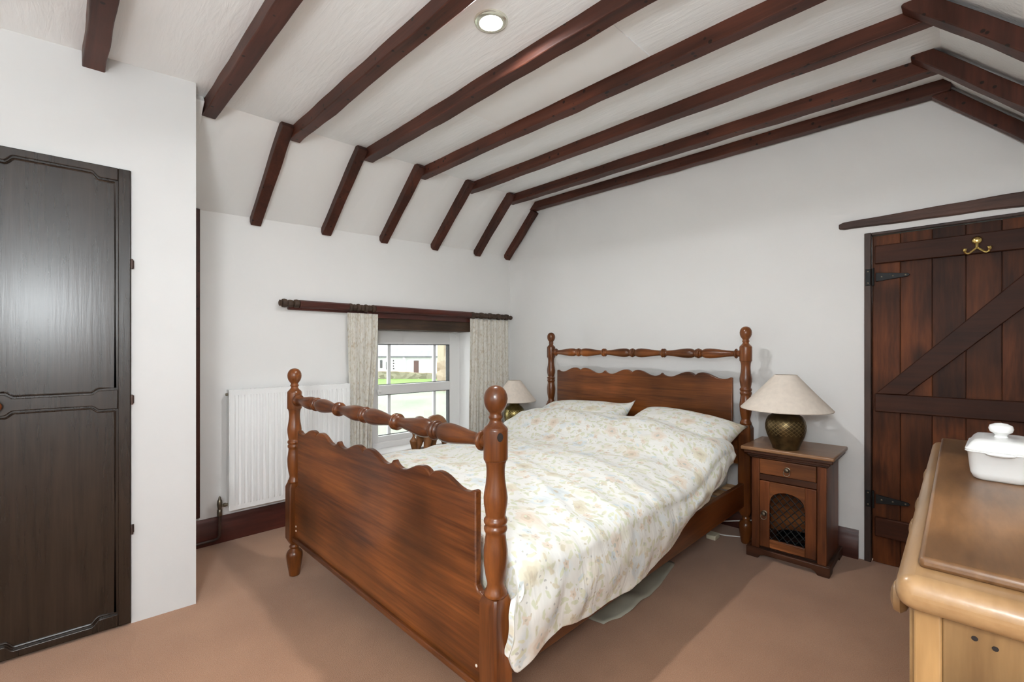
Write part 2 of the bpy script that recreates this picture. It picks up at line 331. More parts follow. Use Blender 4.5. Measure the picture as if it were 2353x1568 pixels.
# ------------------------------------------------------------------ mesh builder
class MB:
    def __init__(s): s.v = []; s.f = []; s.uv = None
    def add(s, vs, fs):
        o = len(s.v); s.v += [tuple(v) for v in vs]; s.f += [tuple(i + o for i in f) for f in fs]; return s
    def box(s, a, b):
        (x0, y0, z0), (x1, y1, z1) = a, b
        return s.add([(x0, y0, z0), (x1, y0, z0), (x1, y1, z0), (x0, y1, z0), (x0, y0, z1), (x1, y0, z1), (x1, y1, z1), (x0, y1, z1)],
                     [(0, 3, 2, 1), (4, 5, 6, 7), (0, 1, 5, 4), (1, 2, 6, 5), (2, 3, 7, 6), (3, 0, 4, 7)])
    def prism(s, poly, lo, hi, plane='xz'):
        """extrude a 2D outline between lo and hi along the third axis"""
        n = len(poly)
        def P(p, t):
            return {'xz': (p[0], t, p[1]), 'yz': (t, p[0], p[1]), 'xy': (p[0], p[1], t)}[plane]
        vs = [P(p, lo) for p in poly] + [P(p, hi) for p in poly]
        fs = [tuple(range(n)), tuple(reversed(range(n, 2 * n)))] + [(i, i + n, (i + 1) % n + n, (i + 1) % n) for i in range(n)]
        return s.add(vs, fs)
    def lathe(s, prof, c=(0, 0, 0), axis=2, n=28, caps=True):
        """prof: list of (r, h) along axis"""
        vs = []; m = len(prof)
        for r, h in prof:
            for k in range(n):
                a = 2 * math.pi * k / n; q = [r * math.cos(a), r * math.sin(a)]
                p = {2: (q[0], q[1], h), 0: (h, q[0], q[1]), 1: (q[1], h, q[0])}[axis]
                vs.append((p[0] + c[0], p[1] + c[1], p[2] + c[2]))
        fs = [(i * n + k, i * n + (k + 1) % n, (i + 1) * n + (k + 1) % n, (i + 1) * n + k) for i in range(m - 1) for k in range(n)]
        if caps:
            fs.append(tuple(reversed(range(n)))); fs.append(tuple((m - 1) * n + k for k in range(n)))
        return s.add(vs, fs)
    def tube(s, pts, r, n=10):
        pts = [Vector(p) for p in pts]; vs = []
        rr = r if isinstance(r, (list, tuple)) else [r] * len(pts)
        up = Vector((0, 0, 1))
        for i, p in enumerate(pts):
            t = (pts[min(i + 1, len(pts) - 1)] - pts[max(i - 1, 0)]).normalized()
            u = t.cross(up)
            if u.length < 1e-3: u = t.cross(Vector((0, 1, 0)))
            u.normalize(); w = t.cross(u)
            for k in range(n):
                a = 2 * math.pi * k / n
                vs.append(p + (u * math.cos(a) + w * math.sin(a)) * rr[i])
        m = len(pts)
        fs = [(i * n + k, i * n + (k + 1) % n, (i + 1) * n + (k + 1) % n, (i + 1) * n + k) for i in range(m - 1) for k in range(n)]
        fs += [tuple(reversed(range(n))), tuple((m - 1) * n + k for k in range(n))]
        return s.add(vs, fs)
    def grid(s, rows):
        m, n = len(rows), len(rows[0])
        return s.add([p for r in rows for p in r], [(i * n + j, i * n + j + 1, (i + 1) * n + j + 1, (i + 1) * n + j) for i in range(m - 1) for j in range(n - 1)])
    def ball(s, c, r, n=12, m=8):
        rx, ry, rz = r if isinstance(r, tuple) else (r, r, r)
        rows = []
        for i in range(m + 1):
            t = math.pi * i / m - math.pi / 2
            rows.append([(c[0] + rx * math.cos(t) * math.cos(2 * math.pi * k / n), c[1] + ry * math.cos(t) * math.sin(2 * math.pi * k / n), c[2] + rz * math.sin(t)) for k in range(n + 1)])
        return s.grid(rows)

def obj(name, mb, mat, parent=None, loc=(0, 0, 0), rotz=0.0, bevel=0.0, smooth=True, angle=38, seg=2):
    me = bpy.data.meshes.new(name); me.from_pydata(mb.v, [], mb.f); me.update()
    bm = bmesh.new(); bm.from_mesh(me)
    bmesh.ops.remove_doubles(bm, verts=bm.verts, dist=1e-6); bmesh.ops.recalc_face_normals(bm, faces=bm.faces)
    bm.to_mesh(me); bm.free()
    me.materials.append(M[mat])
    if smooth:
        me.shade_smooth(); me.set_sharp_from_angle(angle=R_(angle))
    o = bpy.data.objects.new(name, me); COL.objects.link(o)
    o.location = loc; o.rotation_euler = (0, 0, rotz)
    if parent is not None: o.parent = parent
    if bevel:
        b = o.modifiers.new('bevel', 'BEVEL'); b.width = bevel; b.segments = seg; b.limit_method = 'ANGLE'; b.angle_limit = R_(40); b.harden_normals = False
    return o
def tag(o, label, cat, group=None, kind=None):
    o['label'] = label; o['category'] = cat
    if group: o['group'] = group
    if kind: o['kind'] = kind
    return o
def thing(name, label, cat, loc=(0, 0, 0), rotz=0.0, group=None, kind=None):
    o = bpy.data.objects.new(name, None); COL.objects.link(o); o.empty_display_size = 0.1
    o.location = loc; o.rotation_euler = (0, 0, rotz)
    return tag(o, label, cat, group, kind)
def box(name, a, b, mat, parent=None, bevel=0.0, **kw): return obj(name, MB().box(a, b), mat, parent, bevel=bevel, **kw)
def clone(o, parent, loc=None):
    c = o.copy(); COL.objects.link(c); c.parent = parent
    if loc is not None: c.location = loc
    for ch in o.children: clone(ch, c)
    return c
def sstep(a, b, x):
    t = max(0, min(1, (x - a) / (b - a))); return t * t * (3 - 2 * t)
def interp(tab, x):
    if x <= tab[0][0]: return tab[0][1]
    for (x0, y0), (x1, y1) in zip(tab, tab[1:]):
        if x <= x1: return y0 + (y1 - y0) * (x - x0) / (x1 - x0)
    return tab[-1][1]

# ------------------------------------------------------------------ room frame
YW = 3.37                                  # head wall plane
AX, AY = -3.34, 3.37                       # corner window wall / head wall
WROT = -math.atan2(0.06, 2.73)             # window wall runs a little out of square
CX, CY = -2.66, 0.504; CROT = -math.atan2(0.079, 0.997)   # front of the built-in cupboard
XR, YF = 0.50, -2.40                       # right eaves wall, end wall
def zc(y): return 2.545 + 0.04 * (y - 0.5)
def xk(y): return -2.815 - 0.035 * (y - 0.6)      # left kink of the ceiling
def ze(y): return 2.115 + 0.034 * (y - 0.64)      # eaves height on the window wall
def xw(y): return AX + (y - AY) * (0.06 / 2.73)   # window wall plane
XKR = -0.06                                       # right kink

def S(o, label, cat): return tag(o, label, cat, kind='structure')
S(box('floor', (-3.75, YF - 0.2, -0.12), (XR + 0.2, YW + 0.25, 0), 'carpet'), 'pinkish brown fitted carpet covering the bedroom floor', 'floor')

# head wall with door opening
DX0, DX1, DZ = -0.398, 0.44, 1.922
mb = MB().box((-3.75, YW, -0.1), (DX0, YW + 0.22, 2.85)).box((DX0, YW, DZ), (DX1, YW + 0.22, 2.85)).box((DX1, YW, -0.1), (XR + 0.2, YW + 0.22, 2.85))
S(obj('wall_back', mb, 'wall'), 'white plastered wall behind the headboard with the plank door', 'wall')
# window wall (local frame: x into room, y towards the head wall, origin at the corner)
WS0, WS1, WZ0, WZ1 = 0.52, 1.53, 0.36, 1.40
mb = MB().box((-0.32, -WS0, -0.1), (0, 0.25, 2.6)).box((-0.32, -6.0, -0.1), (0, -WS1, 2.6)).box((-0.32, -WS1, -0.1), (0, -WS0, WZ0)).box((-0.32, -WS1, WZ1 + 0.10), (0, -WS0, 2.6))
S(obj('wall_left', mb, 'wall', loc=(AX, AY, 0), rotz=WROT), 'white plastered wall with the small recessed window', 'wall')
# right eaves wall and end wall behind the camera
S(box('wall_right', (XR, YF - 0.2, -0.1), (XR + 0.2, YW + 0.2, 2.4), 'wall'), 'white low eaves wall behind the pine chest of drawers', 'wall')
mb = MB().box((-3.75, YF - 0.2, -0.1), (XR + 0.2, YF, 0.72)).box((-3.75, YF - 0.2, 1.98), (XR + 0.2, YF, 2.85)).box((-3.75, YF - 0.2, 0.72), (-1.23, YF, 1.98)).box((0.13, YF - 0.2, 0.72), (XR + 0.2, YF, 1.98))  # opening left for the added daylight fill window
S(obj('wall_front', mb, 'wall'), 'white end wall behind the photographer', 'wall')
# built-in cupboard: front wall with door opening and its return
CDS0, CDS1, CDZ = 0.243, 0.737, 2.052
mb = MB().box((-0.10, -CDS0, -0.05), (0, 0, 2.585)).box((-0.10, -CDS1, CDZ), (0, -CDS0, 2.585)).box((-0.10, -3.2, -0.05), (0, -CDS1, 2.585))
mb.box((-0.78, -0.08, -0.05), (-0.10, 0, 2.585))
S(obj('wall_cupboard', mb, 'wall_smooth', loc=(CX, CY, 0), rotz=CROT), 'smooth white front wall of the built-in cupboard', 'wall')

# ceiling: flat part and two slopes, each with thickness
def slab(name, quad_fn, ys, mat, t=0.06, label='', cat='ceiling'):
    lo = []; up = []
    for y in ys:
        a, b = quad_fn(y)
        lo.append([a, b]); up.append([(a[0], a[1], a[2] + t), (b[0], b[1], b[2] + t)])
    m = MB(); n = len(ys)
    vs = [p for r in lo for p in r] + [p for r in up for p in r]
    fs = []
    for i in range(n - 1):
        a = 2 * i; fs += [(a, a + 1, a + 3, a + 2), (a + 2 * n, a + 2 * n + 2, a + 2 * n + 3, a + 2 * n + 1), (a, a + 2, a + 2 + 2 * n, a + 2 * n), (a + 1, a + 1 + 2 * n, a + 3 + 2 * n, a + 3)]
    fs += [(0, 2 * n, 2 * n + 1, 1), (2 * n - 2, 2 * n - 1, 4 * n - 1, 4 * n - 2)]
    m.add(vs, fs)
    return S(obj(name, m, mat, smooth=False), label, cat)
ys = [YF - 0.1 + (YW + 0.1 - YF + 0.1) * i / 24 for i in range(25)]
ceil_o = slab('ceiling', lambda y: ((xk(y), y, zc(y)), (XKR, y, zc(y))), ys, 'ceiling', label='white brush-textured flat ceiling between the dark beams')
slab('ceiling_slope', lambda y: ((xw(y) - 0.10, y, ze(y) - 0.10 * (zc(y) - ze(y)) / (xk(y) - xw(y))), (xk(y) + 0.0, y, zc(y))), ys, 'wall', label='white sloping ceiling above the window wall')
slab('ceiling_slope', lambda y: ((XKR, y, zc(y)), (XR + 0.1, y, zc(y) - (XR + 0.1 - XKR) * 1.03)), ys, 'ceiling', label='white sloping ceiling above the chest of drawers')
# smoother patch panel between two beams
def panel_pts():
    x0, x1 = -1.98, -1.02; y0, y1 = 1.57, 1.945
    return [(x0, y0, zc(y0) - .006), (x1, y0, zc(y0) - .006), (x1, y1, zc(y1) - .006), (x0, y1, zc(y1) - .006), (x0, y0, zc(y0) + .01), (x1, y0, zc(y0) + .01), (x1, y1, zc(y1) + .01), (x0, y1, zc(y1) + .01)]
obj('patch_panel', MB().add(panel_pts(), [(0, 1, 2, 3), (4, 7, 6, 5), (0, 4, 5, 1), (1, 5, 6, 2), (2, 6, 7, 3), (3, 7, 4, 0)]), 'ceiling_smooth', ceil_o)

# ------------------------------------------------------------------ beams
def beam(name, P0, P1, wdir, w, ddir, d, mat, label, n=26, jit=0.003, parent=None, grp=None):
    """square-hewn timber from P0 to P1; its buried face lies on the P0-P1 line, ddir points to the visible face"""
    P0, P1, wd, dd = Vector(P0), Vector(P1), Vector(wdir).normalized(), Vector(ddir).normalized()
    rows = []
    ph = random.random() * 10
    for i in range(n + 1):
        t = i / n; c = P0.lerp(P1, t); q = t * (P1 - P0).length
        def j(k): return jit * mnoise.noise((q * 5 + ph, k * 7.3, ph)) * 1.6
        rows.append([c + wd * (w + j(1)) - dd * 0.012, c + wd * (w + j(2)) + dd * (d + j(3)), c + wd * j(4) + dd * (d + j(5)), c + wd * j(6) - dd * 0.012])
    vs = [p for r in rows for p in r]; m = 4
    fs = [(i * m + k, i * m + (k + 1) % m, (i + 1) * m + (k + 1) % m, (i + 1) * m + k) for i in range(n) for k in range(m)] + [(3, 2, 1, 0), tuple(n * m + k for k in range(m))]
    o = obj(name, MB().add(vs, fs), mat, parent, bevel=0.004, angle=50)
    return tag(o, label, 'beam', grp)
JY = [0.10, 0.565, 1.01, 1.485, 1.955, 2.452, 2.945, 3.272]
JW = [0.074, 0.067, 0.064, 0.072, 0.066, 0.072, 0.080, 0.070]
JL = ['leftmost dark ceiling beam, running into the cupboard wall above its door',
      'second dark ceiling beam from the left, ending beside the cupboard corner',
      'dark ceiling beam just left of the round ceiling light',
      'dark ceiling beam just right of the round ceiling light',
      'dark ceiling beam along the far side of the smooth ceiling patch',
      'dark ceiling beam, third from the headboard wall',
      'dark ceiling beam next to the one against the headboard wall',
      'dark ceiling beam tight against the headboard wall']
for i, (y, w) in enumerate(zip(JY, JW)):
    x0 = [-2.71, -2.86, -2.87, -2.872, -2.92, -2.97, -2.96, -3.02][i]
    z = zc(y + w / 2)
    beam('ceiling_beam', (x0, y, z), (XKR + 0.03, y, z), (0, 1, 0), w, (0, 0, -1), 0.068, 'beam_x', JL[i], 40, 0.0035)
# rafters down the window-wall slope
RL = ['short dark rafter on the slope, leftmost, beside the cupboard corner', 'short dark rafter on the slope, second from the cupboard',
      'short dark rafter on the slope, third from the cupboard, above the window', 'short dark rafter on the slope, third from the headboard wall',
      'short dark rafter on the slope, second from the headboard wall', 'short dark rafter on the slope in the corner by the headboard wall']
def slope_rafter(y, w, mat, label, ext=0.02, top=0.0):
    a = Vector((xk(y) + 0.02, y, zc(y) + 0.012)); b = Vector((xw(y), y, ze(y)))
    dirn = (b - a).normalized(); nrm = Vector((dirn.z, 0, -dirn.x)); nrm = nrm if nrm.z < 0 else -nrm
    if nrm.x < 0: nrm = Vector((abs(nrm.x), 0, nrm.z))
    beam('rafter', a + dirn * top, b + dirn * ext, (0, 1, 0), w, nrm, 0.052, mat, label, 14, 0.003)
for i in range(5): slope_rafter(JY[i + 2] - 0.066, 0.064, 'beam_s', RL[i])
slope_rafter(3.285, 0.060, 'beam_s', RL[5], top=0.10)
slope_rafter(JY[1] - 0.066, 0.064, 'wall', 'white painted rafter on the slope above the cupboard corner')
# rafters down the right-hand slope
for i, lab in ((5, 'dark rafter on the right-hand slope at the top edge, farthest from the headboard wall'), (6, 'dark rafter on the right-hand slope, middle one above the door'), (7, 'thin dark rafter on the right-hand slope against the headboard wall')):
    y = JY[i] - (0.072 if i < 7 else -0.02)
    a = Vector((XKR - 0.07, y, zc(y) + 0.03)); dirn = Vector((1, 0, -1.03)).normalized()
    beam('rafter', a, a + dirn * 0.83, (0, 1, 0), 0.068 if i < 7 else 0.05, Vector((-1.03, 0, -1)).normalized(), 0.050, 'beam_s', lab, 16, 0.003)

# ------------------------------------------------------------------ skirting boards, lintels, vertical strip
def skirt_profile(t=0.022, h=0.168): return [(0, 0), (t, 0), (t, h * 0.72), (t * 0.75, h * 0.78), (t * 0.8, h * 0.86), (t * 0.45, h * 0.93), (t * 0.3, h), (0, h)]
mb = MB(); prof = skirt_profile()
vs = [(x, -2.80, z) for x, z in prof] + [(x, -0.02, z) for x, z in prof]; n = len(prof)
mb.add(vs, [tuple(range(n)), tuple(reversed(range(n, 2 * n)))] + [(i, i + n, (i + 1) % n + n, (i + 1) % n) for i in range(n)])
S(obj('baseboard_left', mb, 'mahog', loc=(AX, AY, 0), rotz=WROT), 'dark mahogany skirting board under the radiator', 'skirting board')
mb = MB().prism([(0, 0)], 0, 0) if False else MB()
vs = [(-3.3, YW - x, z) for x, z in prof] + [(-0.425, YW - x, z) for x, z in prof]
mb.add(vs, [tuple(range(n)), tuple(reversed(range(n, 2 * n)))] + [(i, i + n, (i + 1) % n + n, (i + 1) % n) for i in range(n)])
S(obj('baseboard_back', mb, 'mahog_x'), 'dark mahogany skirting board along the headboard wall', 'skirting board')
# rough timber lintel over the plank door
rows = []
for i in range(41):
    x = -0.52 + 1.0 * i / 40; q = i / 40
    zb = 1.962 - 0.020 * q + 0.005 * mnoise.noise((x * 6, 1, 0)); zt = 2.008 + 0.020 * q + 0.007 * mnoise.noise((x * 5, 4, 0))
    if i == 0: zb += 0.006; zt -= 0.008
    rows.append([(x, YW + 0.01, zb), (x, YW - 0.022, zb + 0.003), (x, YW - 0.024, zt - 0.004), (x, YW + 0.01, zt)])
m = 4; mb = MB().add([p for r in rows for p in r], [(i * m + k, i * m + (k + 1) % m, (i + 1) * m + (k + 1) % m, (i + 1) * m + k) for i in range(40) for k in range(m)] + [(3, 2, 1, 0), tuple(40 * m + k for k in range(m))])
S(obj('trim_1', mb, 'lintel_x', bevel=0.004), 'rough dark timber lintel set in the plaster above the plank door', 'lintel')
# timber lintel over the window (window-wall frame)
rows = []
for i in range(31):
    y = -1.62 + 1.10 * i / 30; zb = 1.402 + 0.004 * mnoise.noise((y * 6, 2, 0)); 
    rows.append([(-0.19, y, zb), (0.006, y, zb + 0.002), (0.008, y, 1.508), (-0.19, y, 1.508)])
mb = MB().add([p for r in rows for p in r], [(i * m + k, i * m + (k + 1) % m, (i + 1) * m + (k + 1) % m, (i + 1) * m + k) for i in range(30) for k in range(m)] + [(3, 2, 1, 0), tuple(30 * m + k for k in range(m))])
S(obj('trim_2', mb, 'lintel', loc=(AX, AY, 0), rotz=WROT, bevel=0.003), 'rough dark timber lintel directly above the window', 'lintel')
S(box('trim_3', (0, -2.80, 0.185), (0.016, -2.708, 2.12), 'beam_s', loc=(AX, AY, 0), rotz=WROT, bevel=0.003), 'narrow upright dark wood strip beside the cupboard corner', 'trim')

# ------------------------------------------------------------------ window
win = thing('window_1', 'white plastic framed window with two panes and glazing bars in the recess', 'window', (AX, AY, 0), WROT, kind='structure')
OF = -0.18
gy0, gy1 = -1.397, -0.644
def wbox(name, o0, o1, s0, s1, z0, z1, mat='upvc', parent=None, bevel=0.004): return box(name, (o0, -s1, z0), (o1, -s0, z1), mat, parent or win, bevel)
fr = MB()
fr.box((OF - 0.06, -1.53, 0.40), (OF, -1.397, 1.40)).box((OF - 0.06, -0.644, 0.40), (OF, -0.52, 1.40)).box((OF - 0.06, -1.397, 1.283), (OF, -0.644, 1.40)).box((OF - 0.06, -1.397, 0.40), (OF, -0.644, 0.488))
obj('frame', fr, 'upvc', win, bevel=0.004)
wbox('transom', OF - 0.05, OF + 0.012, 0.644, 1.397, 0.846, 0.928)
for (z0, z1) in ((0.928, 1.283), (0.488, 0.846)):
    pane = wbox('pane', OF - 0.052, OF - 0.046, 0.646, 1.395, z0 + .002, z1 - .002, 'glass', bevel=0)
    for s0 in (0.781, 1.260): wbox('glazing_bar', OF - 0.058, OF - 0.036, s0 - 0.002, s0 + 0.026, z0, z1, 'upvc_grey', pane, 0)
    gk = MB()
    gk.box((OF - 0.045, -0.652, z0), (OF - 0.002, -0.6445, z1)).box((OF - 0.045, -1.397, z1 - 0.006), (OF - 0.002, -0.644, z1)).box((OF - 0.045, -1.397, z0), (OF - 0.03, -0.644, z0 + 0.004))
    obj('gasket', gk, 'gasket', pane)
obj('latch', MB().box((OF + 0.012, -1.42, 0.872), (OF + 0.035, -1.385, 0.895)).box((OF + 0.02, -1.412, 0.85), (OF + 0.032, -1.398, 0.875)), 'paint', win, bevel=0.003)
obj('blind_stop', MB().box((OF, -0.575, 1.352), (OF + 0.02, -0.555, 1.375)), 'paint', win, bevel=0.003)
wbox('sill_upstand', OF, OF + 0.03, 0.522, 1.528, 0.386, 0.44)
sillm = MB().box((OF - 0.02, -1.56, 0.362), (0.03, -0.49, 0.390))
obj('sill', sillm, 'paint', win, bevel=0.008)

# ------------------------------------------------------------------ plank door in the head wall
door = thing('door_2', 'dark stained ledged and braced plank door with black hinges', 'door', (0, YW, 0), kind='structure')
fm = MB().box((-0.398, -0.015, 0), (-0.366, 0.14, DZ)).box((-0.366, -0.008, 1.905), (0.41, 0.14, DZ)).box((0.41, -0.015, 0), (DX1, 0.14, DZ))
obj('door_frame', fm, 'frame_wood', door, bevel=0.004)
edges = [-0.362, -0.238, -0.105, 0.025, 0.155, 0.285, 0.405]
for i in range(6):
    obj('plank', MB().box((edges[i] + 0.0012, 0.012 + 0.003 * (i % 2), 0.002), (edges[i + 1] - 0.0012, 0.04, 1.902)).box((edges[i + 1] - 0.004, 0.026, 0.012), (edges[i + 1] + 0.006, 0.034, 1.902)).box((edges[i] - 0.004, 0.028, 0.012), (edges[i] + 0.003, 0.032, 1.902)), 'door_wood', door, bevel=0.003)
for z0, z1 in ((1.738, 1.843), (0.882, 0.985), (0.16, 0.27)):
    box('ledge', (-0.350, -0.014, z0), (0.395, 0.014, z1), 'ledge_wood', door, bevel=0.005)
obj('brace', MB().prism([(-0.345, 0.986), (-0.212, 0.986), (0.395, 1.625), (0.395, 1.737), (0.338, 1.737)], -0.012, 0.013, 'xz'), 'ledge_wood', door, bevel=0.004)
for zz in (1.662, 0.372):
    hg = obj('hinge', MB().prism([(-0.346, zz - 0.026), (-0.346, zz + 0.026), (-0.205, zz + 0.009), (-0.196, zz), (-0.205, zz - 0.009)], -0.002, 0.013, 'xz'), 'black_metal', door, bevel=0.0015)
    box('hinge_plate', (-0.392, -0.021, zz - 0.048), (-0.368, -0.014, zz + 0.048), 'black_metal', hg, 0.002)
    obj('hinge_pin', MB().lathe([(0.006, zz - 0.05), (0.006, zz + 0.05)], (-0.357, -0.018, 0), 2, 10), 'black_metal', hg)
    for (sx, sz, yy) in ((-0.380, zz + 0.034, -0.021), (-0.380, zz - 0.034, -0.021), (-0.32, zz, -0.002), (-0.27, zz, -0.002), (-0.215, zz, -0.002)):
        obj('screw', MB().ball((sx, yy, sz), (0.005, 0.002, 0.005), 8, 5), 'dull_metal', hg)
hk = obj('coat_hook', MB().lathe([(0.0, -0.030), (0.012, -0.029), (0.019, -0.024), (0.021, -0.018), (0.021, -0.014)], (0.065, 0, 1.805), 1, 18).tube([(0.065, -0.02, 1.798), (0.065, -0.026, 1.775), (0.065, -0.03, 1.762)], [0.008, 0.007, 0.008], 8), 'brass', door)
hk['label'] = 'brass double coat hook'
for sg in (-1, 1):
    pts = [(0.065 + sg * 0.045 * math.sin(t * 1.75) , -0.028 - 0.022 * t, 1.768 - 0.034 * math.sin(t * 2.4) + 0.035 * max(0, t - 0.45)) for t in [i / 10 for i in range(11)]]
    obj('hook_arm', MB().tube(pts, [0.0055] * 8 + [0.006, 0.0085, 0.010], 8), 'brass', hk)

# ------------------------------------------------------------------ cupboard door
cd = thing('door_1', 'very dark glossy cupboard door with two arched panels', 'door', (CX, CY, 0), CROT, kind='structure')
s0, s1 = CDS0, CDS1; stile = 0.045
def yz_prism(pts, lo, hi): return MB().prism([(-s, z) for s, z in pts], lo, hi, 'yz')
pl, pr = s1 - stile, s0 + stile       # panel left / right in s
def arch(a, b, z, dz, sh=0.063, n=10):
    """edge from s=a to s=b at height z, central part offset by dz with S-shaped shoulders"""
    sg = 1 if b > a else -1
    pts = [(a, z), (a + sg * sh * 0.95, z)]
    pts += [(a + sg * (sh * 0.95 + 0.028 * i / n), z + dz * sstep(0, 1, i / n)) for i in range(1, n + 1)]
    pts += [(b - sg * (sh * 0.95 + 0.028 * (n - i) / n), z + dz * sstep(0, 1, (n - i) / n)) for i in range(0, n + 1)]
    pts += [(b, z)]; return pts
T0, T1 = -0.004, 0.018
obj('stile', yz_prism([(s0 + .002, 0.012), (pr, 0.012), (pr, CDZ - .003), (s0 + .002, CDZ - .003)], T0, T1), 'cupdoor', cd, bevel=0.003)
obj('stile', yz_prism([(pl, 0.012), (s1 - .002, 0.012), (s1 - .002, CDZ - .003), (pl, CDZ - .003)], T0, T1), 'cupdoor', cd, bevel=0.003)
obj('top_rail', yz_prism([(pl, CDZ - .003), (pr, CDZ - .003)] + arch(pr, pl, 1.994, 0.024), T0, T1), 'cupdoor', cd, bevel=0.003)
obj('middle_rail', yz_prism(arch(pr, pl, 1.064, -0.016) + arch(pl, pr, 0.980, 0.018), T0, T1), 'cupdoor', cd, bevel=0.003)
obj('bottom_rail', yz_prism(arch(pr, pl, 0.066, -0.024) + [(pl, 0.012), (pr, 0.012)], T0, T1), 'cupdoor', cd, bevel=0.003)
obj('panel', yz_prism([(pr - .004, 1.04), (pl + .004, 1.04), (pl + .004, 2.03), (pr - .004, 2.03)], -0.006, 0.006), 'cupdoor', cd)
obj('panel', yz_prism([(pr - .004, 0.03), (pl + .004, 0.03), (pl + .004, 1.005), (pr - .004, 1.005)], -0.006, 0.006), 'cupdoor', cd)
# beads round the panels
def bead(pts): return MB().tube([(0.0075, -s, z) for s, z in pts], 0.0045, 6)
e = 0.010
obj('bead', bead(arch(pr + e, pl - e, 1.994 - e, 0.024, sh=0.056) + arch(pl - e, pr + e, 1.064 + e, -0.016, sh=0.056) + [(pr + e, 1.994 - e)]), 'cupdoor', cd)
obj('bead', bead(arch(pr + e, pl - e, 0.980 - e, 0.018, sh=0.056) + arch(pl - e, pr + e, 0.066 + e, -0.024, sh=0.056) + [(pr + e, 0.98 - e)]), 'cupdoor', cd)
for zz in (1.629, 1.017, 0.431):
    obj('hinge', MB().lathe([(0.004, zz - 0.022), (0.005, zz - 0.018), (0.005, zz + 0.018), (0.004, zz + 0.022)], (0.018, -s0 + 0.002, 0), 2, 10).box((0.001, -s0, zz - 0.018), (0.004, -s0 + 0.010, zz + 0.018)), 'frame_wood', cd)
obj('knob', MB().lathe([(0.010, 0.016), (0.009, 0.026), (0.017, 0.033), (0.021, 0.042), (0.017, 0.050), (0.002, 0.054)], (0, -0.652, 1.02), 0, 18), 'rose_z', cd)

# ------------------------------------------------------------------ ceiling light
cl = thing('ceiling_light', 'lit round recessed ceiling light with metal rim between two beams', 'ceiling light', (-1.353, 1.255, zc(1.255)), 0)
cl.rotation_euler = (math.atan(0.04), 0, 0)
obj('rim', MB().lathe([(0.044, -0.001), (0.046, -0.010), (0.054, -0.012), (0.066, -0.008), (0.069, 0.0), (0.069, 0.004), (0.044, 0.004)], n=36, caps=False), 'chrome', cl)
obj('lens', MB().lathe([(0.001, -0.0075), (0.03, -0.0072), (0.0445, -0.004), (0.0445, 0.003)], n=32), 'lens', cl)

# ------------------------------------------------------------------ bed
BW, BL, BROT = 1.623, 2.195, -0.0065
bed = thing('bed', 'brown stained pine bed with turned posts and scalloped head and foot boards', 'bed', (-2.614 + BW / 2, 0.949 - 0.005, 0), BROT)
hw = BW / 2
PROF = [(0.0010, 1.138), (0.012, 1.1365), (0.022, 1.131), (0.030, 1.121), (0.0345, 1.110), (0.0360, 1.098), (0.0345, 1.084), (0.0300, 1.072), (0.0235, 1.062), (0.0185, 1.056),
        (0.0185, 1.050), (0.0215, 1.0455), (0.0220, 1.042), (0.0185, 1.037), (0.0180, 1.032), (0.0205, 1.027), (0.0270, 1.019), (0.0325, 1.014), (0.0345, 1.0125), (0.0345, 1.010), (0.0365, 1.0085), (0.0370, 1.004),
        (0.0370, 0.920), (0.0355, 0.915), (0.0325, 0.914), (0.0325, 0.910), (0.0300, 0.905), (0.0280, 0.888), (0.0280, 0.868), (0.0305, 0.842), (0.0345, 0.820), (0.0365, 0.802), (0.0355, 0.783), (0.0325, 0.765), (0.0300, 0.750),
        (0.0300, 0.744), (0.0345, 0.740), (0.0360, 0.733), (0.0345, 0.727), (0.0310, 0.724), (0.0310, 0.720), (0.0345, 0.716), (0.0352, 0.709), (0.0335, 0.703), (0.0305, 0.700),
        (0.0305, 0.690), (0.0330, 0.670), (0.0362, 0.646), (0.0365, 0.628), (0.0350, 0.600), (0.0310, 0.572), (0.0265, 0.552), (0.0255, 0.543), (0.0290, 0.531), (0.0340, 0.522), (0.0350, 0.514), (0.0300, 0.507)]
FOOT = [(0.022, 0.174), (0.022, 0.168), (0.026, 0.163), (0.026, 0.157), (0.021, 0.152), (0.0225, 0.146), (0.033, 0.137), (0.040, 0.126), (0.042, 0.113), (0.041, 0.095), (0.036, 0.060), (0.030, 0.022), (0.027, 0.003), (0.025, 0.0)]
def make_post(x, y, dz):
    p = obj('post', MB().lathe([(r, z + dz) for r, z in PROF], (x, y, 0), 2, 32), 'pine_z', bed, angle=60)
    b = 0.0375
    # square block with chamfered top and bottom corners
    zt, zb = 0.510 + dz, 0.176
    sec = [(0.62, zb - 0.0), (1.0, zb + 0.03), (1.0, zt - 0.022), (0.80, zt)]
    vs = []
    for k, z in sec:
        c = b; e_ = 0.006
        cc = c * k
        vs += [(x - cc + e_, y - cc, z), (x + cc - e_, y - cc, z), (x + cc, y - cc + e_, z), (x + cc, y + cc - e_, z), (x + cc - e_, y + cc, z), (x - cc + e_, y + cc, z), (x - cc, y + cc - e_, z), (x - cc, y - cc + e_, z)]
    n = 8; fs = [(i * n + k, i * n + (k + 1) % n, (i + 1) * n + (k + 1) % n, (i + 1) * n + k) for i in range(3) for k in range(n)] + [tuple(reversed(range(n))), tuple(3 * n + k for k in range(n))]
    obj('block', MB().add(vs, fs), 'pine_z', p)
    obj('foot', MB().lathe(FOOT, (x, y, 0), 2, 26), 'pine_z', p, angle=60)
    return p
pFL = make_post(-hw, 0, 0); pFR = make_post(hw, 0, 0); pHL = make_post(-hw, BL, 0.25); pHR = make_post(hw, BL, 0.25)
kn = obj('knot', MB().lathe([(0.0105, 0.0), (0.010, 0.0012), (0.001, 0.0016)], (0, 0, 0), 0, 16), 'dark_hole', pFR)
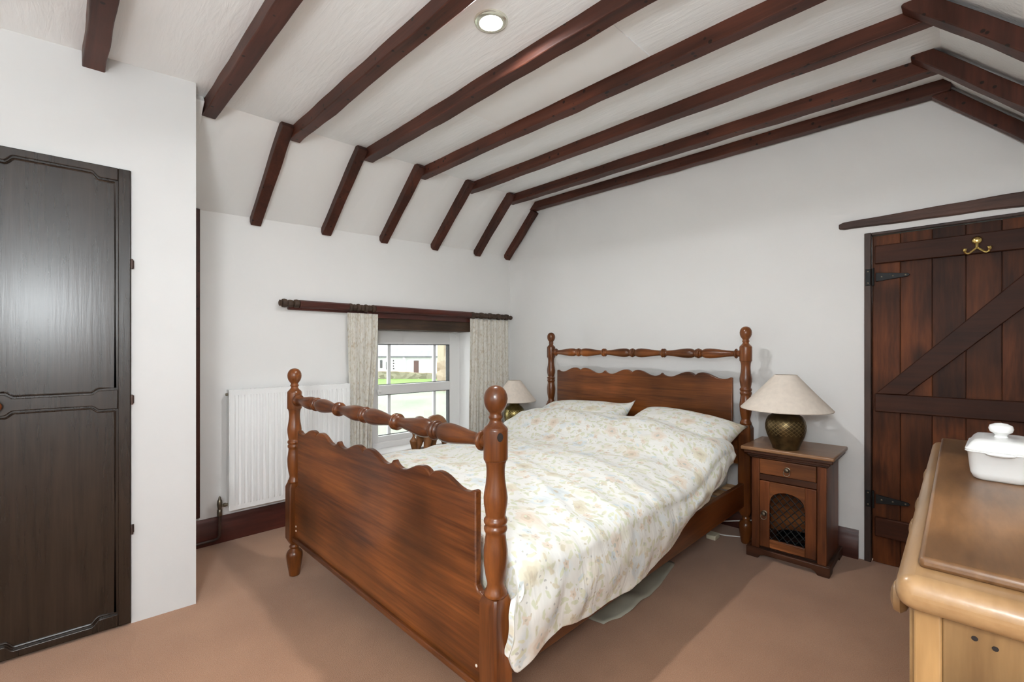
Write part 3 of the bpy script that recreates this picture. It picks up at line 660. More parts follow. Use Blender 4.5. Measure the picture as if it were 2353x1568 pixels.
kn.location = (hw + 0.0365 * math.cos(R_(-22)), 0.0365 * math.sin(R_(-22)), 0.988); kn.rotation_euler = (0, 0, R_(-22)); kn.scale = (1, 0.9, 1.25)
def scallop(x0, x1, z, amp=1.0, n=16):
    pts = []
    W = (x1 - x0) / 3
    half = [(0.0, 0.004), (0.025, -0.006), (0.06, -0.014), (0.10, -0.018), (0.14, -0.018), (0.19, -0.013), (0.25, -0.001), (0.31, 0.011), (0.36, 0.017), (0.405, 0.0185), (0.44, 0.016), (0.47, 0.010), (0.49, 0.0025), (0.5, -0.003)]
    key = half + [(1 - u, h) for u, h in reversed(half[:-1])]
    key[-1] = (1.0, 0.007)
    for u3 in range(3):
        for i, (u, h) in enumerate(key):
            if u3 and i == 0: continue
            hh = h
            if u3 == 2 and i == len(key) - 1: hh = -0.008
            pts.append((x0 + (u3 + u) * W, z + (hh if (u3 or i) else -0.008) * amp))
    return pts
def rounded(pts, it=1):
    return pts
# foot board
def board(y0, zbot, ztop, zstep, name, amp):
    xi = hw - 0.078; xo = hw - 0.034
    top = scallop(-xi, xi, ztop, amp)
    poly = [(-xo, zbot), (xo, zbot), (xo, zstep - 0.018), (xo - 0.014, zstep), (xi + 0.012, zstep + 0.003), (xi, zstep + 0.018)] + list(reversed(top)) + [(-xi, zstep + 0.018), (-xi - 0.012, zstep + 0.003), (-xo + 0.014, zstep), (-xo, zstep - 0.018)]
    return obj(name, MB().prism(poly, y0 - 0.013, y0 + 0.013, 'xz'), 'pine_x', bed, bevel=0.005, angle=30)
fb = board(0.0, 0.222, 0.812, 0.495, 'footboard', 1.0)
hb = board(BL, 0.50, 1.064, 0.745, 'headboard', 1.05)
box('bottom_rail', (-hw + 0.03, -0.026, 0.204), (hw - 0.03, 0.016, 0.226), 'pine_x', bed, 0.004)
for (sx, sz) in ((-hw + 0.060, 0.285), (-hw + 0.060, 0.262), (hw - 0.073, 0.268)):
    obj('screw_cap', MB().ball((sx, -0.0135, sz), (0.005, 0.003, 0.005), 10, 6), 'shade', fb)
def spindle(y, z, name):
    Lh = hw - 0.050; W = 2 * Lh / 3; prof = [(0.0215, -hw + 0.02)]
    unit = [(0.000, 0.0200), (0.004, 0.0290), (0.014, 0.0325), (0.024, 0.0300), (0.030, 0.0240), (0.040, 0.0195), (0.07, 0.0190), (0.13, 0.0215), (0.21, 0.0270), (0.29, 0.0320), (0.35, 0.0340), (0.40, 0.0325), (0.435, 0.0270), (0.450, 0.0215), (0.454, 0.0200),
            (0.458, 0.0250), (0.466, 0.0285), (0.474, 0.0285), (0.479, 0.0255), (0.482, 0.0300), (0.490, 0.0335), (0.5, 0.0345)]
    full = unit + [(1 - u, r) for u, r in reversed(unit[:-1])]
    for k in range(3):
        for i, (u, r) in enumerate(full):
            if k and i == 0: continue
            prof.append((r, -Lh + (k + u) * W))
    prof.append((0.0215, hw - 0.02))
    return obj(name, MB().lathe(prof, (0, y, z), 0, 24), 'pine_x', bed, angle=70)
spindle(0.0, 0.965, 'turned_rail'); spindle(BL, 1.213, 'turned_rail')
for sx in (-1, 1):
    x = sx * (hw - 0.012)
    box('side_rail', (x - 0.013, 0.036, 0.238), (x + 0.013, BL - 0.036, 0.388), 'pine_y', bed, 0.004)
    box('slat_ledge', (x - sx * 0.014 - (0.03 if sx > 0 else 0), 0.04, 0.325), (x - sx * 0.014 + (0 if sx > 0 else 0.03), BL - 0.04, 0.352), 'slat', bed, 0.002)
first = None
for i in range(13):
    y = 0.09 + i * 0.168
    if first is None: first = box('slat', (-hw + 0.027, -0.042, 0.353), (hw - 0.027, 0.042, 0.370), 'slat', bed, 0.002); first.location = (0, y, 0)
    else: clone(first, bed, (0, y, 0))

# mattress
mt = box('mattress', (-0.742, 0.06, 0), (0.742, 2.08, 0.17), 'mattress', None, 0.04, loc=(-2.608 + BW / 2, 0.949, 0.371), rotz=BROT, seg=4)
tag(mt, 'off-white mattress under the floral duvet', 'mattress')

# ------------------------------------------------------------------ duvet
def duvet():
    ZB = [(0.93, 0.40), (0.945, 0.33), (0.965, 0.272), (1.05, 0.312), (1.185, 0.333), (1.28, 0.300), (1.475, 0.298), (1.74, 0.292), (1.99, 0.335), (2.2, 0.425), (2.39, 0.448), (2.55, 0.51), (2.68, 0.555), (2.74, 0.575), (2.80, 0.590), (2.9, 0.60)]
    nu_l, nu_t, nu_r = 14, 84, 30; NV = 116
    rows = []; uvs = []
    xl, xr = -2.585, -0.965
    for j in range(NV + 1):
        v = j / NV
        row = []; arc = 0; prev = None; uvr = []
        for i in range(nu_l + nu_t + nu_r + 1):
            if i <= nu_l: kind, t = 'l', i / nu_l
            elif i <= nu_l + nu_t: kind, t = 't', (i - nu_l) / nu_t
            else: kind, t = 'r', (i - nu_l - nu_t) / nu_r
            # y extent differs between top and right drop
            y0 = 1.005
            if kind == 'r': y0 = 1.005 - 0.062 * sstep(0.0, 0.6, t)
            elif kind == 't' and t > 0.96: y0 = 1.005
            y1 = 2.83 - (0.045 * sstep(0, 0.5, t) if kind == 'r' else 0)
            y = y0 + (y1 - y0) * v
            def top(x):
                u = (x - xl) / (xr - xl)
                dome = 0.598 + 0.012 * sstep(0.3, 0.8, u) + 0.044 * math.sin(math.pi * min(1, max(0, u))) ** 0.6
                rise = 0.15 * sstep(2.22, 2.72, y) * (0.9 + 0.1 * math.sin(math.pi * u))
                rise -= 0.03 * sstep(2.72, 2.86, y)
                wr = 0.016 * mnoise.noise((x * 2.2 + y * 1.3, y * 2.7, 3.1)) + 0.010 * mnoise.noise((x * 5 - y * 3.5, y * 6 + x * 2, 7.7))
                f = mnoise.noise((x * 3.0 + y * 5.2, y * 1.3 - x * 0.8, 1.9)); wr += 0.010 * (1 - abs(f) * 3) if abs(f) < 0.33 else 0
                # valley just before the pillows
                rise -= 0.018 * math.exp(-((y - 2.70) / 0.05) ** 2) * sstep(0.45, 0.55, u)
                return dome + rise + wr
            r = 0.075
            if kind == 't':
                x = xl + r + (xr - xl - 2 * r) * t; z = top(x)
                e_ = min(t, 1 - t); z -= 0.020 * (1 - sstep(0, 0.07, e_))
                p = Vector((x, y, z))
            elif kind == 'l':
                zt = top(xl + r) - 0.020; zb = 0.50
                if t > 0.45:
                    a = (1 - t) / 0.55 * math.pi / 2
                    p = Vector((xl + r - r * math.sin(a), y, zt - r * (1 - math.cos(a))))
                else:
                    q = 1 - t / 0.45
                    p = Vector((xl - 0.004 * q, y, zt - r - (zt - r - zb) * q))
            else:
                zt = top(xr - r) - 0.020; zb = interp(ZB, y) + 0.010 * mnoise.noise((y * 9, 0.5, 2))
                out = 0.035 * sstep(0.94, 1.1, y) + 0.02
                if t < 0.34:
                    a = t / 0.34 * math.pi / 2
                    p = Vector((xr - r + (r + 0.035) * math.sin(a), y, zt - r * (1 - math.cos(a))))
                else:
                    q = (t - 0.34) / 0.66
                    fold = 0.016 * mnoise.noise((y * 6.5 + q * 0.8, q * 1.2, 9.0)) + 0.008 * mnoise.noise((y * 15, q * 2, 4.0))
                    bulge = 0.018 * math.sin(math.pi * min(1, q * 1.1))
                    p = Vector((xr + 0.035 + bulge + fold * min(1, q * 3), y, (zt - r) + (zb - zt + r) * q))
            if prev is not None: arc += (p - prev).length
            prev = p; row.append(p); uvr.append((arc, y))
        rows.append(row); uvs.append(uvr)
    # the foot end drops down inside the foot board
    pre = []; preuv = []
    for k in range(7, 0, -1):
        q = k / 7; row = []; uvr = []
        for i, p in enumerate(rows[0]):
            t = max(0.0, (i - nu_l - nu_t) / nu_r); w = 1 - sstep(0.0, 0.42, t)
            dn = min(0.20 * q, max(0.0, p.z - 0.42)) * w
            row.append(Vector((p.x, p.y - 0.022 * math.sin(q * math.pi / 2) * w - 0.0006 * k, p.z - dn))); uvr.append((uvs[0][i][0], uvs[0][i][1] - 0.2 * q))
        pre.append(row); preuv.append(uvr)
    rows = pre + rows; uvs = preuv + uvs
    mb = MB().grid(rows)
    me = bpy.data.meshes.new('duvet'); me.from_pydata(mb.v, [], mb.f); me.update()
    n = len(rows[0]); uvl = me.uv_layers.new(name='UVMap')
    flat = [u for r in uvs for u in r]
    for lp in me.loops: uvl.data[lp.index].uv = flat[lp.vertex_index]
    me.materials.append(M['floral']); me.shade_smooth()
    o = bpy.data.objects.new('duvet', me); COL.objects.link(o)
    so = o.modifiers.new('thickness', 'SOLIDIFY'); so.thickness = 0.022; so.offset = 1 if False else -1
    sb = o.modifiers.new('soft', 'SUBSURF'); sb.levels = 1; sb.render_levels = 1
    return o
dv = duvet()
tag(dv, 'cream floral print duvet spread over the bed and hanging down its right side', 'duvet')

# ------------------------------------------------------------------ pillows
def pillow(name, loc, size, rot, label, corner):
    W, D, H = size; n = 34; m = 26
    def side(sg):
        rows = []
        for j in range(m + 1):
            v = -1 + 2 * j / m; row = []
            for i in range(n + 1):
                u = -1 + 2 * i / n
                ex = 1 - 0.06 * (1 - abs(v) ** 3) * abs(u) ** 6; ey = 1 - 0.07 * (1 - abs(u) ** 3) * abs(v) ** 6
                h = max(0, (1 - abs(u) ** 2.6)) ** 0.55 * max(0, (1 - abs(v) ** 2.6)) ** 0.55
                wr = 0.03 * mnoise.noise((u * 2.3 + loc[0], v * 2.3, sg)) + 0.02 * mnoise.noise((u * 6, v * 5, loc[0]))
                row.append((u * ex * W / 2, v * ey * D / 2, sg * (H / 2) * (h + wr * h) + 0.060 * max(0, u * corner) ** 5 * max(0, v) ** 3))
            rows.append(row)
        return rows
    top, bot = side(1), side(-1)
    mb = MB().grid(top)
    k = len(mb.v); mb.grid(bot)
    me = bpy.data.meshes.new(name); me.from_pydata(mb.v, [], mb.f); me.update()
    uvl = me.uv_layers.new(name='UVMap')
    for lp in me.loops:
        c = me.vertices[lp.vertex_index].co; uvl.data[lp.index].uv = (c.x, c.y + (3 if lp.vertex_index >= k else 0))
    bm = bmesh.new(); bm.from_mesh(me); bmesh.ops.remove_doubles(bm, verts=bm.verts, dist=1e-5); bmesh.ops.recalc_face_normals(bm, faces=bm.faces); bm.to_mesh(me); bm.free()
    me.materials.append(M['floral']); me.shade_smooth()
    o = bpy.data.objects.new(name, me); COL.objects.link(o); o.location = loc; o.rotation_euler = rot
    return tag(o, label, 'pillow', 'floral pillows at the headboard')
pillow('pillow', (-2.095, 2.83, 0.715), (0.79, 0.48, 0.19), (R_(19), R_(-2), R_(3)), 'floral pillow on the window side, one corner sticking up', 1)
pillow('pillow', (-1.305, 2.83, 0.710), (0.71, 0.48, 0.20), (R_(19), R_(4), R_(-4)), 'floral pillow on the side nearer the plank door', 0)

# ------------------------------------------------------------------ bedside table (right of bed)
bt = thing('bedside_table', 'dark rosewood bedside cabinet with arched lattice door and one drawer', 'bedside table', (-0.706, 2.975, 0))
x0, x1 = -0.189, 0.189; D = 0.345
# carcass as separate boards
box('side_panel', (x0, 0.012, 0.055), (x0 + 0.018, D, 0.600), 'rose_z', bt, 0.002)
box('side_panel', (x1 - 0.018, 0.012, 0.055), (x1, D, 0.600), 'rose_z', bt, 0.002)
box('back_panel', (x0 + 0.018, D - 0.012, 0.055), (x1 - 0.018, D, 0.600), 'rose_x', bt)
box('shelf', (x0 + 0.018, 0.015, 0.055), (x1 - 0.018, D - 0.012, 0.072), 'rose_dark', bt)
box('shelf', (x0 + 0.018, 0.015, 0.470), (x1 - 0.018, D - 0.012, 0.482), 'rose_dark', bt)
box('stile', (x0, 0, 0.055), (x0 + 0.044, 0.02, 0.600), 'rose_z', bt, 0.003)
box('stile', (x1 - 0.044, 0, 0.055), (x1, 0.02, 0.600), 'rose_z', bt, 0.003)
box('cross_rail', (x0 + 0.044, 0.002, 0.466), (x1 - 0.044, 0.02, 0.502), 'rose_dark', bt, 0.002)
dr = box('drawer', (x0 + 0.046, -0.006, 0.504), (x1 - 0.046, 0.02, 0.592), 'rose_x', bt, 0.004)
def ring_pull(parent, x, z):
    k = obj('knob', MB().lathe([(0.002, -0.030), (0.010, -0.028), (0.014, -0.020), (0.013, -0.012), (0.008, -0.008), (0.015, -0.006), (0.016, -0.003)], (x, 0, z), 1, 16), 'dull_metal', parent)
    obj('ring', MB().tube([(x + 0.016 * math.sin(a), -0.018 - 0.004 * (1 - math.cos(a)), z - 0.016 + 0.016 * math.cos(a)) for a in [2 * math.pi * i / 18 for i in range(19)]], 0.0018, 6), 'dull_metal', k)
ring_pull(dr, 0.002, 0.548)
dd = box('door_stile', (x0 + 0.046, -0.004, 0.072), (x0 + 0.098, 0.016, 0.462), 'rose_z', bt, 0.003); dd.name = 'cabinet_door'
box('stile', (x1 - 0.100, -0.004, 0.072), (x1 - 0.046, 0.016, 0.462), 'rose_z', dd, 0.003)
box('rail', (x0 + 0.098, -0.003, 0.072), (x1 - 0.100, 0.015, 0.122), 'rose_x', dd, 0.003)
ax0, ax1 = x0 + 0.098, x1 - 0.100
arcp = [(ax0 + (ax1 - ax0) * i / 20, 0.330 + 0.080 * math.sqrt(max(0, 1 - (2 * i / 20 - 1) ** 2)) ** 0.8) for i in range(21)]
obj('arch_rail', MB().prism(arcp + [(ax1, 0.462), (ax0, 0.462)], -0.003, 0.015, 'xz'), 'rose_x', dd, bevel=0.002)
ring_pull(dd, x0 + 0.072, 0.272)
lat = MB()
for sg in (-1, 1):
    for k in range(-9, 12):
        c = k * 0.046
        # bars at 45 degrees clipped to the opening
        pts = []
        for i in range(41):
            x = ax0 + (ax1 - ax0) * i / 40; z = 0.265 + sg * (x - (ax0 + ax1) / 2) * 1.15 + c
            zmax = 0.332 + 0.080 * math.sqrt(max(0, 1 - (2 * i / 40 - 1) ** 2)) ** 0.8
            if 0.120 < z < zmax: pts.append((x, 0.006 + sg * 0.0018, z))
        if len(pts) > 2: lat.tube([pts[0], pts[-1]], 0.0026, 6)
obj('lattice', lat, 'black_metal', dd)
# plinth with bracket feet, moulded top
pz = 0.058
mp = [(-0.214, 0), (-0.150, 0), (-0.138, 0.018), (-0.118, 0.026), (0.118, 0.026), (0.138, 0.018), (0.150, 0), (0.206, 0), (0.206, pz), (-0.214, pz)]
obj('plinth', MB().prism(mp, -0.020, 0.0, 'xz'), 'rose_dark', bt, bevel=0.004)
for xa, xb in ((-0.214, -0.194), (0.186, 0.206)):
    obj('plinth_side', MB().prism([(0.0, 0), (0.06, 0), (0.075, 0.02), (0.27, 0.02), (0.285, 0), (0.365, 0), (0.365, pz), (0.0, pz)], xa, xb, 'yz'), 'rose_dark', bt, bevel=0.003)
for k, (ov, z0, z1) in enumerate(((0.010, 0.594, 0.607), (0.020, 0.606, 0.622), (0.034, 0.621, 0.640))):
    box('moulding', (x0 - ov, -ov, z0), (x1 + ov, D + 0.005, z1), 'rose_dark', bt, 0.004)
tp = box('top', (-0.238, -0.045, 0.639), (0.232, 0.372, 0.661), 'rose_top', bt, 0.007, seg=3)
blk = obj('glass_dish', MB().lathe([(0.05, 0.0), (0.085, 0.01), (0.098, 0.035), (0.100, 0.055), (0.094, 0.055), (0.09, 0.03), (0.05, 0.012)], (0, 0, 0), 2, 24), 'blackgloss', loc=(-0.700, 3.12, 0.0722))
tag(blk, 'glossy black dish inside the lattice-door bedside cabinet', 'dish')

# small table on the window side of the bed (mostly hidden)
st = thing('side_table', 'low dark side table in the corner under the smaller lamp', 'side table', (-2.995, 3.08, 0))
box('top', (-0.20, -0.20, 0.448), (0.20, 0.20, 0.475), 'rose_top', st, 0.006)
box('apron', (-0.17, -0.17, 0.385), (0.17, 0.17, 0.449), 'rose_dark', st, 0.003)
for sx in (-1, 1):
    for sy in (-1, 1):
        obj('leg', MB().lathe([(0.014, 0), (0.018, 0.02), (0.015, 0.12), (0.021, 0.25), (0.019, 0.386)], (sx * 0.148, sy * 0.148, 0), 2, 12), 'rose_dark', st)

# ------------------------------------------------------------------ table lamps
def table_lamp(loc, label, basemat, prof, rt, rb, zb, zt):
    t = thing('table_lamp', label, 'table lamp', loc, group='bedside table lamps')
    obj('base', MB().lathe(prof, n=40), basemat, t, angle=60)
    ztop = prof[-1][1]
    obj('stem', MB().lathe([(0.011, ztop - 0.004), (0.011, zt - 0.05), (0.014, zt - 0.05), (0.014, zt - 0.01)], n=14), 'dull_metal', t)
    th = 0.0025
    sh = obj('shade', MB().lathe([(rb, zb), (rb + 0.0015, zb + 0.004), (rt + (rb - rt) * 0.5, zb + (zt - zb) * 0.5), (rt, zt), (rt - th, zt), (rt + (rb - rt) * 0.5 - th, zb + (zt - zb) * 0.5), (rb - th, zb), (rb, zb)], n=56, caps=False), 'shade', t)
    obj('shade_ring', MB().tube([(rt * 0.97 * math.cos(a), rt * 0.97 * math.sin(a), zt - 0.012) for a in [2 * math.pi * i / 24 for i in range(25)]], 0.0016, 6).tube([(-rt * 0.97, 0, zt - 0.012), (rt * 0.97, 0, zt - 0.012)], 0.0016, 6).tube([(0, -rt * 0.97, zt - 0.012), (0, rt * 0.97, zt - 0.012)], 0.0016, 6), 'cable', sh)
    return t
profR = [(0.001, 0.0), (0.066, 0.0), (0.068, 0.004), (0.070, 0.016), (0.082, 0.045), (0.096, 0.080), (0.105, 0.115), (0.1055, 0.140), (0.100, 0.165), (0.088, 0.188), (0.068, 0.203), (0.052, 0.209), (0.050, 0.220), (0.058, 0.226), (0.060, 0.231), (0.050, 0.233), (0.002, 0.234)]
table_lamp((-0.725, 3.022, 0.6612), 'table lamp with wide cream shade and dark embossed base on the lattice cabinet', 'lamp_bronze', profR, 0.057, 0.235, 0.230, 0.432)
profL = [(0.001, 0.0), (0.060, 0.0), (0.064, 0.006), (0.078, 0.045), (0.093, 0.095), (0.100, 0.135), (0.0995, 0.165), (0.090, 0.200), (0.072, 0.222), (0.052, 0.234), (0.047, 0.244), (0.058, 0.256), (0.062, 0.266), (0.050, 0.268), (0.002, 0.268)]
table_lamp((-2.995, 3.08, 0.4752), 'smaller table lamp with cream shade and brass base in the corner by the curtain', 'lamp_brass', profL, 0.058, 0.205, 0.276, 0.470)

# ------------------------------------------------------------------ radiator (window-wall frame)
rd = thing('radiator', 'white ribbed panel radiator under the wall left of the window', 'radiator', (AX, AY, 0), WROT)
ry0, ry1, rz0, rz1 = -2.567, -1.769, 0.212, 0.982
rows = []
nf = 21; marg = 0.025; step = (ry1 - ry0 - 2 * marg) / nf
ycols = [(ry0, 0.086), (ry0 + 0.006, 0.090)]
for k in range(nf):
    b0 = ry0 + marg + k * step
    ycols += [(b0, 0.090), (b0 + step * 0.16, 0.090), (b0 + step * 0.30, 0.099), (b0 + step * 0.72, 0.099), (b0 + step * 0.86, 0.090)]
ycols += [(ry1 - 0.006, 0.090), (ry1, 0.086)]
zrows = [(rz0, 0.0), (rz0 + 0.03, 0.0), (rz0 + 0.055, 1.0), (rz1 - 0.06, 1.0), (rz1 - 0.035, 0.0), (rz1 - 0.006, 0.0), (rz1, -1.0)]
for z, f in zrows:
    rows.append([((x if f >= 1 else (min(x, 0.090) if f == 0 else 0.082)), y, z) for y, x in ycols])
obj('front_panel', MB().grid(rows), 'radiator', rd, angle=25)
box('back_panel', (0.032, ry0 + 0.01, rz0 + 0.01), (0.042, ry1 - 0.01, rz1 - 0.02), 'radiator', rd)
box('side_panel', (0.030, ry0, rz0 + 0.02), (0.089, ry0 + 0.002, rz1 - 0.001), 'radiator', rd)
box('side_panel', (0.030, ry1 - 0.002, rz0 + 0.02), (0.089, ry1, rz1 - 0.001), 'radiator', rd)
gm = MB()
for k in range(32):
    yy = ry0 + 0.01 + k * (ry1 - ry0 - 0.02) / 32
    gm.box((0.034, yy, rz1 - 0.004), (0.084, yy + 0.014, rz1 - 0.001))
gm.box((0.032, ry0, rz1 - 0.006), (0.040, ry1, rz1)).box((0.080, ry0, rz1 - 0.006), (0.0885, ry1, rz1))
obj('top_grille', gm, 'radiator', rd)
for yy in (ry0 + 0.12, ry1 - 0.12): box('wall_bracket', (0.0, yy, 0.3), (0.033, yy + 0.03, 0.9), 'radiator', rd)
obj('bleed_valve', MB().lathe([(0.009, ry0 - 0.012), (0.009, ry0 + 0.002)], (0.058, 0, 0.952), 1, 10), 'dull_metal', rd)
vv = obj('valve', MB().lathe([(0.011, 0.185), (0.014, 0.19), (0.014, 0.225), (0.010, 0.23), (0.013, 0.245), (0.015, 0.262), (0.013, 0.285), (0.008, 0.292), (0.006, 0.305), (0.002, 0.312)], (0.06, -2.612, 0), 2, 14).lathe([(0.008, -2.612), (0.008, -2.592), (0.012, -2.590), (0.012, -2.578), (0.008, -2.577), (0.008, ry0 + 0.004)], (0.06, 0, 0.250), 1, 12), 'dull_metal', rd)
obj('pipe', MB().tube([(0.06, -2.612, 0.19), (0.058, -2.612, 0.10), (0.052, -2.612, 0.06), (0.045, -2.620, 0.042), (0.040, -2.640, 0.035), (0.038, -2.70, 0.033), (0.038, -2.82, 0.030)], 0.0085, 10), 'frame_wood', rd)

# ------------------------------------------------------------------ curtain pole and curtains (window-wall frame)
cp = thing('curtain_pole', 'dark carved wooden curtain pole with fluted and turned sections above the window', 'curtain pole', (AX, AY, 0), WROT)
PX, PZ = 0.050, 1.562
def flute(y0, y1, r=0.029, n=40):
    sec = []
    for k in range(n):
        a = 2 * math.pi * k / n; rr = r * (1 - 0.09 * (0.5 - 0.5 * math.cos(a * 10)))
        sec.append((PX + rr * math.cos(a), PZ + rr * math.sin(a)))
    vs = [(x, y0, z) for x, z in sec] + [(x, y1, z) for x, z in sec]
    return MB().add(vs, [tuple(range(n)), tuple(reversed(range(n, 2 * n)))] + [(i, i + n, (i + 1) % n + n, (i + 1) % n) for i in range(n)])
obj('fluted_section', flute(-2.125, -1.765), 'mahog', cp, angle=60)
obj('fluted_section', flute(-1.545, -0.575), 'mahog', cp, angle=60)
def turned(y0, y1, k, seed):
    rnd = random.Random(seed); pr = []; y = y0
    n = k
    for i in range(n):
        w = (y1 - y0) / n; a = y0 + i * w
        big = 0.031 if i % 2 == 0 else 0.026
        pr += [(0.017, a), (big * 0.9, a + w * 0.15), (big, a + w * 0.5), (big * 0.9, a + w * 0.85)]
    pr += [(0.017, y1)]
    return MB().lathe(pr, (PX, 0, PZ), 1, 20)
obj('carved_section', turned(-2.245, -2.125, 3, 1), 'lintel', cp)
obj('carved_section', turned(-1.765, -1.545, 7, 2), 'lintel', cp)
obj('carved_section', turned(-0.575, -0.075, 9, 3), 'lintel', cp)
obj('finial', MB().lathe([(0.016, -0.075), (0.011, -0.068), (0.018, -0.058), (0.022, -0.045), (0.019, -0.031), (0.010, -0.022), (0.001, -0.020)], (PX, 0, PZ - 0.002), 1, 18), 'lintel', cp)
obj('finial', MB().lathe([(0.001, -2.262), (0.014, -2.260), (0.022, -2.255), (0.020, -2.245)], (PX, 0, PZ), 1, 18), 'lintel', cp)
box('batten', (0.0, -2.19, 1.520), (0.030, -1.60, 1.578), 'mahog', cp, 0.004)
box('batten', (0.0, -1.60, 1.492), (0.032, -0.50, 1.578), 'mahog', cp, 0.004)
def curtain(name, s_tl, s_tr, s_bl, s_br, zt, zb, folds, label, seed):
    rows = []; nz = 44; nx = folds * 14
    rnd = random.Random(seed); ph = [rnd.random() * 6 for _ in range(4)]
    for j in range(nz + 1):
        q = j / nz; z = zt + (zb - zt) * q
        g = sstep(0, 0.75, q)
        sl = s_tl + (s_bl - s_tl) * g; sr = s_tr + (s_br - s_tr) * g
        row = []
        for i in range(nx + 1):
            t = i / nx
            warp = t + 0.035 * math.sin(2 * math.pi * t * 2 + ph[0]) + 0.012 * math.sin(q * 4 + t * 9 + ph[1])
            s = sl + (sr - sl) * t
            amp = 0.012 * (0.55 + 0.45 * math.sin(math.pi * t)) * (0.75 + 0.5 * q) * (1 + 0.3 * math.sin(7 * t + ph[2]))
            x = 0.052 + amp * math.sin(2 * math.pi * folds * warp + 0.5 * math.sin(q * 3 + ph[3])) + 0.004 * math.sin(2 * math.pi * folds * 2.3 * t + q * 5)
            row.append((x, -s, z))
        rows.append(row)
    o = obj(name, MB().grid(rows), 'curtain', loc=(AX, AY, 0), rotz=WROT, angle=80)
    sm = o.modifiers.new('thickness', 'SOLIDIFY'); sm.thickness = 0.003; sm.offset = 0
    return tag(o, label, 'curtain', 'cream curtains at the window')
curtain('curtain', 1.776, 1.521, 1.757, 1.578, 1.520, 0.24, 6, 'cream speckled curtain gathered on the radiator side of the window', 3)
curtain('curtain', 0.580, 0.086, 0.592, 0.072, 1.528, 0.24, 8, 'cream speckled curtain hanging beside the corner lamp', 8)

# ------------------------------------------------------------------ low chest and carved elephant under the window
ch = thing('blanket_chest', 'low blackish chest between bed and window, nearly hidden', 'chest', (-3.085, 2.26, 0), WROT)
box('body', (-0.155, -0.40, 0.03), (0.155, 0.40, 0.325), 'chest_dark', ch, 0.005)
box('lid', (-0.165, -0.415, 0.325), (0.165, 0.415, 0.350), 'chest_dark', ch, 0.006)
for sx in (-1, 1):
    for sy in (-1, 1): box('foot', (sx * 0.13 - 0.022, sy * 0.365 - 0.022, 0), (sx * 0.13 + 0.022, sy * 0.365 + 0.022, 0.031), 'chest_dark', ch)
def elephant():
    e = thing('carved_elephant', 'carved brown wooden elephant figure standing in front of the window', 'ornament', (-3.09, 2.185, 0.3502), R_(6))
    mb = MB()
    # local y = along the body (head at -y), z up
    mb.ball((0, 0.060, 0.250), (0.072, 0.118, 0.100), 20, 14)
    mb.ball((0, -0.02, 0.235), (0.070, 0.095, 0.092), 18, 12)
    mb.ball((0, -0.110, 0.298), (0.052, 0.058, 0.060), 18, 12)
    mb.tube([(0, -0.13, 0.305), (0, -0.165, 0.245), (0, -0.172, 0.170), (0, -0.158, 0.100), (0, -0.148, 0.045), (0, -0.150, 0.012)], [0.042, 0.036, 0.030, 0.024, 0.019, 0.016], 12)
    for sx, yt, yb in ((-1, -0.055, -0.125), (1, -0.045, -0.085), (-1, 0.080, 0.060), (1, 0.110, 0.155)):
        mb.tube([(sx * 0.038, yt, 0.20), (sx * 0.040, (yt + yb) / 2, 0.105), (sx * 0.040, yb, 0.035), (sx * 0.040, yb, 0.0)], [0.040, 0.028, 0.023, 0.026], 12)
    b = obj('body', mb, 'carved', e)
    rm = b.modifiers.new('remesh', 'REMESH'); rm.mode = 'VOXEL'; rm.voxel_size = 0.007; rm.use_smooth_shade = True
    smo = b.modifiers.new('smooth', 'SMOOTH'); smo.iterations = 6; smo.factor = 0.5
    for sx in (-1, 1):
        ear = obj('ear', MB().ball((0, 0, 0), (0.008, 0.034, 0.046), 16, 10), 'carved', e); ear.location = (sx * 0.056, -0.082, 0.285); ear.rotation_euler = (R_(10), sx * R_(12), sx * R_(-25))
    obj('tail', MB().tube([(0, 0.172, 0.26), (0, 0.190, 0.21), (0, 0.188, 0.15)], [0.007, 0.006, 0.008], 8), 'carved', e)
    return e
elephant()

# ------------------------------------------------------------------ chest of drawers
cdx0, cdx1, cdy0, cdy1 = -0.062, 0.46, 0.784, 2.010
dw = thing('chest_of_drawers', 'waxed pine chest of drawers with round wooden knobs at right', 'chest of drawers', (0, 0, 0))
bx0, by0, by1 = cdx0 + 0.018, cdy0 + 0.036, cdy1 - 0.036
box('back_panel', (cdx1 - 0.02, by0, 0.05), (cdx1 - 0.006, by1, 0.905), 'wax_side', dw)
def end_frame(ya, yb, out):
    for (xa, xb) in ((bx0, bx0 + 0.028), (cdx1 - 0.06, cdx1 - 0.006)):
        box('corner_post', (xa, ya, 0.0), (xb, yb, 0.905), 'wax_side', dw, 0.003)
    box('end_panel', (bx0 + 0.028, ya + (0.004 if out < 0 else 0.0), 0.06), (cdx1 - 0.06, yb - (0.0 if out < 0 else 0.004), 0.905), 'wax_side', dw, 0.002)
end_frame(by0, by0 + 0.022, -1); end_frame(by1 - 0.022, by1, 1)
box('bottom_board', (bx0 + 0.02, by0 + 0.022, 0.06), (cdx1 - 0.02, by1 - 0.022, 0.08), 'wax_side', dw)
for zz in (0.900, 0.690, 0.405, 0.085):
    box('cross_rail', (bx0 + 0.001, by0 + 0.022, zz - 0.012), (bx0 + 0.035, by1 - 0.022, zz + 0.006), 'wax_front', dw, 0.002)
